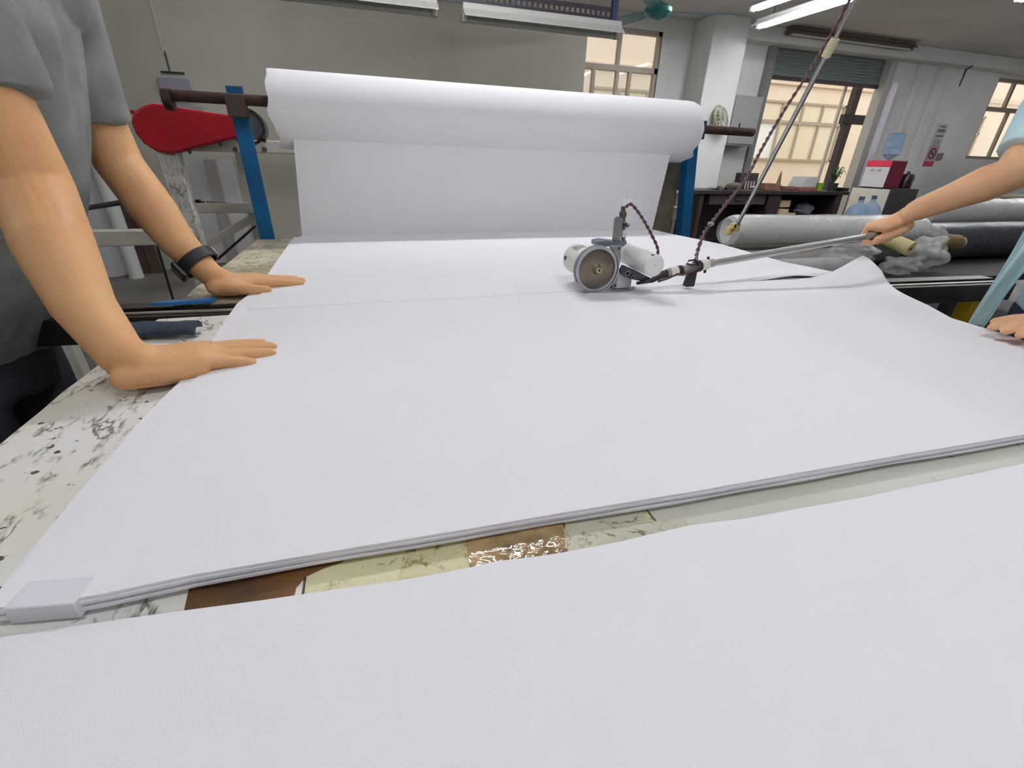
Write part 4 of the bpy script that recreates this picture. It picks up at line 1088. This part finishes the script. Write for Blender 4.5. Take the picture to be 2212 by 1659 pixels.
wrapped('dark roll in clear film behind the navy roll', (3.75, 2.64, RZ+.095), (5.5, 2.64, RZ+.095), .085, M('dark_roll', (32, 34, 38), .4, col2=(66, 72, 78), vscale=8, bump=.6, bscale=9), DKF)
e0 = onY(1967, 538, 1.95); e1 = onY(1905, 512, 2.12)
t = thing('cardboard_tube', 'cream coloured thick tube with a small hole, pointing to the viewer below the hand', 'tube', (e0.x, 1.95, e0.z-.04))
d = (e1-e0).normalized()
obj('tube', MB().lathe([(.009, .012), (.009, 0), (.040, 0), (.042, .004), (.042, (e1-e0).length)], e0, d, 28), M('cream_tube', (222, 208, 150), .55, col2=(206, 192, 132), vscale=9), t)
obj('bore', MB().cyl(e0-d*.0008, e0+d*.014, .011, n=16), BLACK, t)
for i, (px, py, y, rx, rz_, lab) in enumerate(((2005, 545, 2.02, .105, .085, 'big crumpled clear plastic bag beside the cream tube'), (1945, 575, 1.93, .10, .05, 'flat crumpled clear plastic under the cream tube'), (2015, 512, 2.10, .06, .05, 'small knot of clear plastic above the crumpled bag'), (1840, 548, 1.95, .16, .05, 'crumpled clear film lying over the pale wrapped roll'))):
    q = onY(px, py, y)
    b = MB().blob(q, rx, .08, rz_, 36, .55, i+2, 1.9)
    single('plastic_bag', b, MILK if i == 0 else CLEAR, lab, 'bag', 'crumpled plastic', smooth=75)
q0 = onY(2036, 522, 2.06); q1 = onY(2066, 524, 2.06); q2 = onY(2084, 526, 2.06)
t = thing('brown_roll', 'short brown roll with a pale green end cap in front of the navy roll', 'roll', (q0.x, 2.06, q0.z-.07))
obj('roll', MB().cyl(q0, q1, .048, n=28), M('kraft_brown', (120, 98, 62), .7), t)
obj('end_cap', MB().lathe([(.046, 0), (.040, .03), (.030, .045), (.01, .05)], q1, q2-q1, 24), M('pale_green_cap', (206, 212, 168), .5), t)
q = onY(1985, 490, 2.25); single('black_bundle', MB().blob(q, .09, .05, .045, 18, .3, 9), M('black_cloth', (30, 28, 34), .8), 'black cloth bundle behind the hand on the handle', 'bundle')

# ================================================================== FURNITURE AT THE BACK
DY = 5.15
dx0 = onY(1497, 405, DY).x; dx1 = onY(1830, 418, DY).x; dz = onY(1660, 412, DY).z
dk = thing('office_desk', 'long dark brown desk across the doorway with open shelves', 'desk', ((dx0+dx1)/2, DY+.3, 0))
obj('desk_top', MB().bx((dx0, DY-.03, dz-.045), (dx1, DY+.62, dz)), DWOOD, dk, bevel=.004)
def pxX(px): return onY(px, 450, DY).x
for px, w in ((1512, .03), (1668, .10), (1806, .05)):
    obj('side_panel', MB().bx((pxX(px)-w, DY, 0), (pxX(px)+w, DY+.58, dz-.045)), DWOOD, dk, bevel=.003)
obj('modesty_panel', MB().bx((pxX(1512), DY+.40, .12), (pxX(1806), DY+.43, dz-.045)), M('desk_dark', (34, 26, 32), .6), dk)
obj('drawer', MB().bx((pxX(1530), DY+.01, dz-.17), (pxX(1650), DY+.40, dz-.05)), M('desk_drawer', (58, 46, 48), .5), dk, bevel=.003)
obj('drawer_handle', MB().bx((pxX(1585), DY-.01, dz-.12), (pxX(1600), DY+.01, dz-.105)), STEEL, dk)
obj('shelf', MB().bx((pxX(1672), DY+.05, .30), (pxX(1802), DY+.40, .325)), DWOOD, dk)
for i, (px, py, w, h) in enumerate(((1693, 438, .09, .055), (1689, 456, .085, .05), (1704, 464, .08, .04))):
    q = onY(px, py, DY+.12)
    single('paper_box', MB().bx((q.x-w, DY+.08, q.z-h), (q.x+w*.9, DY+.28, q.z+h*.6)), M('manila', (206, 188, 152), .7), ['top cream paper box in the desk compartment', 'middle cream paper box in the desk compartment', 'lowest cream paper box in the desk compartment'][i], 'box', 'paper boxes in the desk', bevel=.004)
q = onY(1735, 455, DY+.15); single('grey_bag', MB().blob(q, .16, .08, .09, 18, .5, 5), M('grey_cloth', (84, 82, 92), .8), 'crumpled grey bag in the desk compartment', 'bag')
# clutter on the desk
SCR = [M('scrap_%d' % i, c, .6) for i, c in enumerate(((132, 128, 116), (168, 164, 152), (92, 92, 82), (190, 184, 170)))]
rnd = random.Random(4)
for k in range(10):
    px = rnd.uniform(1532, 1640); y_ = DY+rnd.uniform(.06, .28); x = onY(px, 405, y_).x
    hh = rnd.uniform(.02, .05)+(.04 if 1545 < px < 1600 else 0)
    b = MB().blob((x, y_, dz+hh*.5), rnd.uniform(.05, .12), rnd.uniform(.03, .06), hh*.5, 12, .45, k, 1.7)
    single('scrap_piece', b, SCR[k % 4], 'small grey scrap heaped on the left half of the dark desk', 'scrap', 'scraps heaped on the desk', smooth=30)
q = onY(1612, 388, DY+.45)
pb_ = thing('dark_box', 'dark brown open box with pale pegs standing behind the scraps', 'box', (q.x, DY+.45, dz))
obj('box', MB().bx((q.x-.15, DY+.40, dz), (q.x+.15, DY+.5, dz+.20)), M('box_dark', (54, 42, 44), .6), pb_, bevel=.004)
for k in range(4): obj('peg', MB().cyl((q.x-.05+k*.045, DY+.385, dz), (q.x-.05+k*.045, DY+.385, dz+.10), .009, n=8), SCR[3], pb_)
for i, (px, w, h, c, lab) in enumerate(((1657, .10, .085, (120, 84, 66), 'brown paper bag on the desk beside the pointed spool'), (1694, .05, .05, (110, 70, 62), 'small red-brown box on the desk right of the pointed spool'), (1706, .04, .035, (86, 56, 52), 'smallest dark brown box on the desk next to the white machine'))):
    x = onY(px, 405, DY+.15).x; single('desk_box', MB().bx((x-w, DY+.08, dz), (x+w, DY+.22, dz+h)), M('desk_box_%d' % i, c, .7), lab, 'box', bevel=.008)
x = onY(1679, 405, DY+.1).x
single('pointed_spool', MB().lathe([(.01, 0), (.05, 0), (.05, .06), (.03, .075), (.022, .12), (.012, .20), (.003, .24)], (x, DY+.1, dz), n=20), M('spool_brown', (118, 88, 70), .6), 'brown pointed spool standing in the middle of the desk', 'spool')
x = onY(1735, 400, DY+.15).x
t = thing('desk_machine', 'white box machine with a red-brown base on the right of the desk', 'machine', (x, DY+.15, dz))
obj('base', MB().bx((x-.15, DY+.05, dz), (x+.14, DY+.3, dz+.045)), M('red_brown', (132, 78, 70), .5), t, bevel=.006)
obj('cover', MB().prism([(x-.13, DY+.06, dz+.045), (x+.135, DY+.06, dz+.045), (x+.135, DY+.06, dz+.16), (x+.12, DY+.06, dz+.175), (x-.075, DY+.06, dz+.175), (x-.09, DY+.06, dz+.16)], (0, .22, 0)), M('machine_pale', (192, 190, 192), .5), t, bevel=.006)
x = onY(1768, 405, DY+.12).x
single('green_pot', MB().lathe([(.01, 0), (.05, 0), (.062, .10), (.055, .10), (.05, .02), (.01, .02)], (x, DY+.12, dz)), M('lime_plastic', (128, 158, 48), .45), 'lime green pot on the desk left of the plant', 'pot')
x = onY(1797, 405, DY+.15).x
pl = thing('potted_plant', 'small potted plant with long arching leaves at the right end of the desk', 'plant', (x, DY+.15, dz))
obj('pot', MB().lathe([(.01, 0), (.055, 0), (.07, .10), (.062, .10), (.055, .03), (.01, .03)], (x, DY+.15, dz)), M('pot_dark', (36, 52, 44), .5), pl)
LEAF = M('leaf_green', (58, 104, 50), .45, col2=(34, 70, 34), vscale=12)
for k in range(14):
    a = k*2.4; r_ = .10+.09*((k*37) % 10)/10; hh = .12+.12*((k*53) % 10)/10
    d = V((math.cos(a), math.sin(a)*.6, 0)); s_ = V((-d.y, d.x, 0)).normalized(); P = []
    for i in range(7):
        t_ = i/6; w = .014*math.sin(math.pi*(.08+.9*t_))
        c_ = V((x, DY+.15, dz+.08))+d*r_*t_+V((0, 0, hh*math.sin(t_*2.3)))
        P.append([c_-s_*w, c_+V((0, 0, -.004)), c_+s_*w])
    obj('leaf', MB().slab(P, .002), LEAF, pl)
x = onY(1818, 410, DY+.1).x
single('black_tray', MB().bx((x-.07, DY+.03, dz), (x+.05, DY+.2, dz+.045)), BLACK, 'flat black tray at the right corner of the desk', 'tray', bevel=.004)
# chair left of the desk
q = onY(1478, 375, 5.35)
ch = thing('wooden_chair', 'dark wooden chair with a curved back behind the right blue post', 'chair', (q.x, 5.4, 0))
for s in (-1, 1):
    obj('back_post', MB().tube([(q.x+s*.17, 5.40, 0), (q.x+s*.17, 5.40, .46), (q.x+s*.165, 5.44, .92)], .018, 10, up=(1, 0, 0)), DWOOD, ch)
    obj('leg', MB().cyl((q.x+s*.17, 5.75, 0), (q.x+s*.17, 5.75, .44), .018, n=10), DWOOD, ch)
obj('seat', MB().bx((q.x-.2, 5.37, .43), (q.x+.2, 5.79, .465)), DWOOD, ch, bevel=.006)
obj('top_rail', MB().tube([(q.x-.19, 5.445, .89), (q.x-.1, 5.455, .925), (q.x+.1, 5.455, .925), (q.x+.19, 5.445, .89)], [(.012, .03)]*4, 12), DWOOD, ch)
obj('back_slat', MB().bx((q.x-.04, 5.42, .47), (q.x+.04, 5.435, .89)), DWOOD, ch)
# pale desk behind the right post
SY = 4.4
sx0 = onY(1395, 412, SY).x; sx1 = onY(1473, 412, SY).x; sz = onY(1430, 412, SY).z
sd_k = thing('pale_desk', 'small pale desk with an open drawer behind the right blue post', 'desk', ((sx0+sx1)/2, SY+.2, 0))
PDK = M('pale_laminate', (186, 182, 168), .6); 
obj('desk_top', MB().bx((sx0, SY, sz-.025), (sx1, SY+.5, sz)), PDK, sd_k, bevel=.003)
for x in (sx0+.02, sx1-.02): obj('side_panel', MB().bx((x-.018, SY+.02, 0), (x+.018, SY+.48, sz-.025)), M('olive_laminate', (128, 122, 104), .6), sd_k)
obj('back_panel', MB().bx((sx0, SY+.45, .1), (sx1, SY+.47, sz-.03)), M('desk_dark', None), sd_k)
obj('drawer', MB().bx((sx0+.03, SY-.15, sz-.27), (sx1-.10, SY+.3, sz-.15)), M('olive_laminate', None), sd_k, bevel=.003)
obj('drawer_lip', MB().bx((sx0+.03, SY-.16, sz-.155), (sx1-.09, SY+.3, sz-.145)), PDK, sd_k)
single('paper_pad', MB().bx((sx0+.08, SY+.05, sz), (sx0+.32, SY+.25, sz+.03)), M('pad_white', (224, 222, 216), .7), 'white paper pad on the small pale desk', 'pad', bevel=.002)
# electrical cabinet, pale panel and wall fan between pillar and doorway
a = onY(1590, 208, 5.70); c = onY(1652, 215, 5.70); e = onY(1600, 315, 5.70)
ec = thing('electrical_cabinet', 'grey electrical cabinet hanging on the wall left of the doorway', 'cabinet', ((a.x+c.x)/2, 5.85, e.z))
obj('body', MB().bx((a.x, 5.72, e.z), (c.x, 5.93, a.z+.02)), M('cabinet_grey', (146, 148, 144), .5), ec, bevel=.006)
obj('door', MB().bx((a.x+.02, 5.705, e.z+.02), (c.x-.02, 5.722, a.z)), M('cabinet_grey', None), ec, bevel=.004)
q = onY(1597, 272, 5.70); obj('latch', MB().box((q.x, 5.70, q.z), (.012, .02, .06)), BLACK, ec)
obj('trunking', MB().bx((a.x-.06, 5.93, 0.6), (a.x-.03, 5.995, 2.46)), M('trunk_grey', (128, 124, 122), .6), ec)
a = onY(1543, 312, 5.95); c = onY(1640, 325, 5.95)
single('wall_panel', MB().bx((a.x, 5.94, .45), (min(c.x, 5.28), 5.985, a.z)), M('panel_pale', (200, 202, 194), .5), 'pale panel for the shaded rectangle of wall under the electrical cabinet', 'board', bevel=.004)  # a shaded rectangle of the wall, built as a slightly greyer panel
q = onY(1556, 258, 5.55)
wf = thing('wall_fan', 'cream wall fan with a tilted round cage beside the pillar', 'fan', (q.x, 5.6, q.z-.2))
fn = V((.45, -.80, .30)).normalized(); FANC = M('fan_beige', (176, 174, 154), .45)
for off, r_ in ((0, .17), (.045, .13), (-.045, .13)):
    obj('cage_ring', MB().ring(q+fn*off, fn, r_-.014, r_, .014, 40), FANC, wf)
sdv = fn.cross(V((0, 0, 1))).normalized(); upv = sdv.cross(fn)
for k in range(20):
    a = 2*math.pi*k/20; e = sdv*math.cos(a)+upv*math.sin(a)
    obj('cage_wire', MB().tube([q+fn*.06+e*.03, q+fn*.045+e*.13, q+e*.168, q-fn*.045+e*.13], .0045, 6), FANC, wf)
for k in range(3):
    a = 2*math.pi*k/3+.4; e = sdv*math.cos(a)+upv*math.sin(a); t_ = sdv*-math.sin(a)+upv*math.cos(a)
    obj('blade', MB().slab([[q+e*r_+t_*w*s+fn*s*.015 for s in (-1, 0, 1)] for r_, w in ((.03, .02), (.08, .045), (.14, .05))], .003), M('fan_blade', (146, 144, 128), .4), wf)
obj('motor', MB().lathe([(.01, 0), (.05, 0), (.055, .05), (.04, .10), (.01, .11)], q-fn*.03, -fn, 24), FANC, wf)
obj('bracket', MB().tube([q-fn*.12, q-fn*.16+V((0, .05, -.10)), V((q.x-.10, 5.72, q.z-.24))], [.025, .022, .03], 12), FANC, wf)
obj('base', MB().box((q.x-.10, 5.76, q.z-.22), (.12, .10, .16)), FANC, wf, bevel=.01)

# water dispenser on a cabinet; both turn their white fronts to the doorway side
CY_ = 5.05
cx0 = onY(1925, 408, CY_).x; cx1 = onY(1985, 412, CY_).x; cz = onY(1925, 408, CY_).z; cyb = 5.62
cb = thing('side_cabinet', 'dark side cabinet with a white door under the water dispenser', 'cabinet', ((cx0+cx1)/2, (CY_+cyb)/2, 0))
obj('body', MB().bx((cx0, CY_, .05), (cx1, cyb, cz)), M('dark_cabinet', (52, 48, 52), .5), cb, bevel=.005)
obj('door', MB().bx((cx0-.02, CY_+.005, .08), (cx0, cyb-.01, cz-.01)), M('door_white', (222, 220, 210), .4), cb, bevel=.004)
obj('plinth', MB().bx((cx0+.02, CY_+.03, 0), (cx1-.02, cyb-.02, .05)), BLACK, cb)
wx0 = cx0+.01; wx1 = wx0+.30; wy0 = CY_+.12; wy1 = wy0+.36; wz = cz+.36
wd_ = thing('water_dispenser', 'red and white water dispenser with a blue bottle on top', 'water dispenser', ((wx0+wx1)/2, (wy0+wy1)/2, cz))
obj('body', MB().bx((wx0, wy0, cz), (wx1, wy1, wz)), M('dispenser_maroon', (96, 16, 36), .35), wd_, bevel=.012)
obj('front_panel', MB().bx((wx0-.012, wy0+.005, cz+.01), (wx0, wy1-.005, wz-.085)), M('panel_white', (226, 228, 236), .35), wd_, bevel=.004)
obj('top_band', MB().bx((wx0-.014, wy0+.002, wz-.082), (wx0, wy1-.002, wz)), M('band_red', (236, 56, 92), .4), wd_, bevel=.004)
for k in range(2): obj('tap', MB().cyl((wx0-.012, lerp(wy0, wy1, .35+.3*k), wz-.12), (wx0-.05, lerp(wy0, wy1, .35+.3*k), wz-.13), .012, n=12), M('tap_grey', (190, 190, 198), .4), wd_)
BOT = film_mat('blue_bottle', (140, 176, 212), .52, .06, .5, 9)
xb = (wx0+wx1)/2; bprof = [(.02, 0), (.03, .0), (.03, .04), (.10, .09), (.132, .11), (.135, .17), (.128, .18), (.135, .19), (.135, .26), (.128, .27), (.135, .28), (.135, .36), (.11, .375), (.02, .38)]
obj('bottle', MB().lathe([(r_*.82, h_b) for r_, h_b in bprof], (xb, (wy0+wy1)/2, wz-.03), n=32), BOT, wd_, label='blue water bottle')
q = onY(1960, 390, CY_+.2)
kt = thing('kettle', 'dark kettle with a loop handle on the side cabinet', 'kettle', (q.x, CY_+.2, cz))
KM = M('kettle_dark', (44, 28, 34), .25, .3)
obj('body', MB().lathe([(.01, 0), (.085, 0), (.09, .03), (.075, .15), (.06, .19), (.02, .20)], (q.x-.03, CY_+.2, cz)), KM, kt)
obj('lid_knob', MB().lathe([(.02, .20), (.018, .22), (.008, .23)], (q.x-.03, CY_+.2, cz)), BLACK, kt)
obj('handle', MB().tube([(q.x+.03, CY_+.2, cz+.18), (q.x+.09, CY_+.2, cz+.18), (q.x+.115, CY_+.2, cz+.12), (q.x+.09, CY_+.2, cz+.05), (q.x+.05, CY_+.2, cz+.04)], .012, 10, up=(0, 1, 0)), BLACK, kt)
obj('spout', MB().tube([(q.x-.10, CY_+.2, cz+.08), (q.x-.15, CY_+.2, cz+.15)], [.022, .012], 10, up=(0, 1, 0)), KM, kt)
for i, (px, yy) in enumerate(((1858, 4.72), (1884, 4.92))):
    q = onY(px, 440, yy)
    t = thing('water_bottle', ['blue water bottle standing on the crate in front of the white door', 'blue water bottle half hidden behind the other one on the crate'][i], 'bottle', (q.x, yy, .27), 'spare water bottles')
    obj('body', MB().lathe([(.02, 0), (.125, 0), (.13, .02), (.13, .10), (.124, .11), (.13, .12), (.13, .26), (.10, .33), (.035, .38), (.03, .42), (.02, .42)], (q.x, yy, .27), n=28), BOT, t)
    obj('cap', MB().cyl((q.x, yy, .685), (q.x, yy, .73), .032, n=16), M('cap_blue', (60, 84, 110), .4), t)
qa = onY(1858, 440, 4.72); qb = onY(1884, 440, 4.92)
single('bottle_crate', MB().bx((qa.x-.15, 4.56, 0), (qb.x+.12, 5.06, .27)), M('crate_brown', (96, 78, 60), .7), 'low brown crate under the spare water bottles', 'crate', bevel=.006)

# sign, switch, bracket on the right wall
def plate(name, x0, x1, z0, z1, y, mt, parent, t=.004): return obj(name, MB().bx((x0, y-t, z0), (x1, y, z1)), mt, parent, smooth=0)
sg = thing('no_smoking_sign', 'tall no smoking sign with grey text lines and red foot on the wall', 'sign', (9.08, 5.99, 1.12))
plate('board', 8.96, 9.20, 1.12, 1.74, 5.999, M('sign_pale', (196, 192, 194), .5), sg, .006)
GT = M('sign_grey', (112, 112, 122), .6)
for z0, z1, a, c in ((1.69, 1.715, .07, .20), (1.62, 1.665, .04, .21), (1.555, 1.58, .04, .21), (1.505, 1.515, .03, .20), (1.48, 1.49, .03, .19), (1.455, 1.465, .05, .21), (1.43, 1.44, .03, .20)):
    plate('text_line', 8.96+a, 8.96+c, z0, z1, 5.992, GT, sg, .002)
plate('symbol_field', 8.965, 9.195, 1.21, 1.42, 5.992, M('sign_pink', (176, 140, 150), .5), sg, .002)
obj('circle', MB().ring((9.08, 5.988, 1.315), ya, .062, .08, .003, 40), M('sign_dark', (62, 44, 60), .5), sg)
obj('slash', MB().beam((9.03, 5.9875, 1.365), (9.13, 5.9875, 1.265), .003, .016, up=(0, 0, 1)), M('sign_dark', None), sg)
obj('cigarette', MB().bx((9.035, 5.9865, 1.307), (9.125, 5.989, 1.323)), M('sign_dark', None), sg)
plate('red_foot', 8.965, 9.195, 1.125, 1.20, 5.992, M('sign_red', (172, 56, 80), .5), sg, .002)
q = onY(2030, 338, 5.98); single('wall_switch', MB().bx((q.x-.045, 5.96, q.z-.05), (q.x+.045, 6.0, q.z+.05)), M('switch_grey', (120, 118, 122), .5), 'small grey wall switch right of the no smoking sign', 'switch', bevel=.006)
a = onY(2100, 143, 5.75); c = onY(2087, 150, 5.75); e = onY(2072, 187, 5.75)
single('black_bracket', MB().tube([a, c, c.lerp(e, .5), e], [.012, .014, .010, .008], 10, up=(0, 1, 0)), BLACK, 'bent black bracket hanging from the beam right of the doorway', 'bracket')
q = onY(1983, 240, 5.93)
# desk with a screen under the right window
bx_ = onY(2175, 440, 5.0)
t = thing('beige_desk', 'beige desk with a dark front under the right window', 'desk', (bx_.x+.6, 5.2, 0))
obj('desk_top', MB().bx((bx_.x-.6, 4.95, .70), (bx_.x+1.6, 5.6, .735)), M('beige_top', (172, 164, 146), .6), t, bevel=.004)
obj('front', MB().bx((bx_.x-.58, 4.98, .02), (bx_.x-.10, 5.0, .70)), M('navy_front', (40, 46, 70), .6), t)
obj('front', MB().bx((bx_.x-.08, 4.98, .02), (bx_.x+1.58, 5.0, .70)), M('beige_front', (150, 144, 128), .6), t)
q = onY(2205, 300, 5.3)
t = thing('monitor', 'dark screen back on the beige desk at the right edge', 'monitor', (q.x+.1, 5.3, .735))
obj('screen', MB().bx((q.x-.18, 5.28, q.z-.28), (q.x+.5, 5.33, q.z+.13)), M('screen_grey', (58, 60, 64), .5), t, bevel=.006)
obj('stand', MB().bx((q.x+.1, 5.29, .735), (q.x+.2, 5.33, q.z-.26)), BLACK, t)
# yellow crate on the floor beyond the right end of the rail
q = onZ(2118, 636, .25)
single('yellow_crate', MB().bx((q.x-.03, q.y, 0), (q.x+.16, q.y+.16, .30)), M('yellow_plastic', (206, 178, 30), .5), 'yellow plastic crate on the floor beside the light blue shirt', 'crate', bevel=.01)
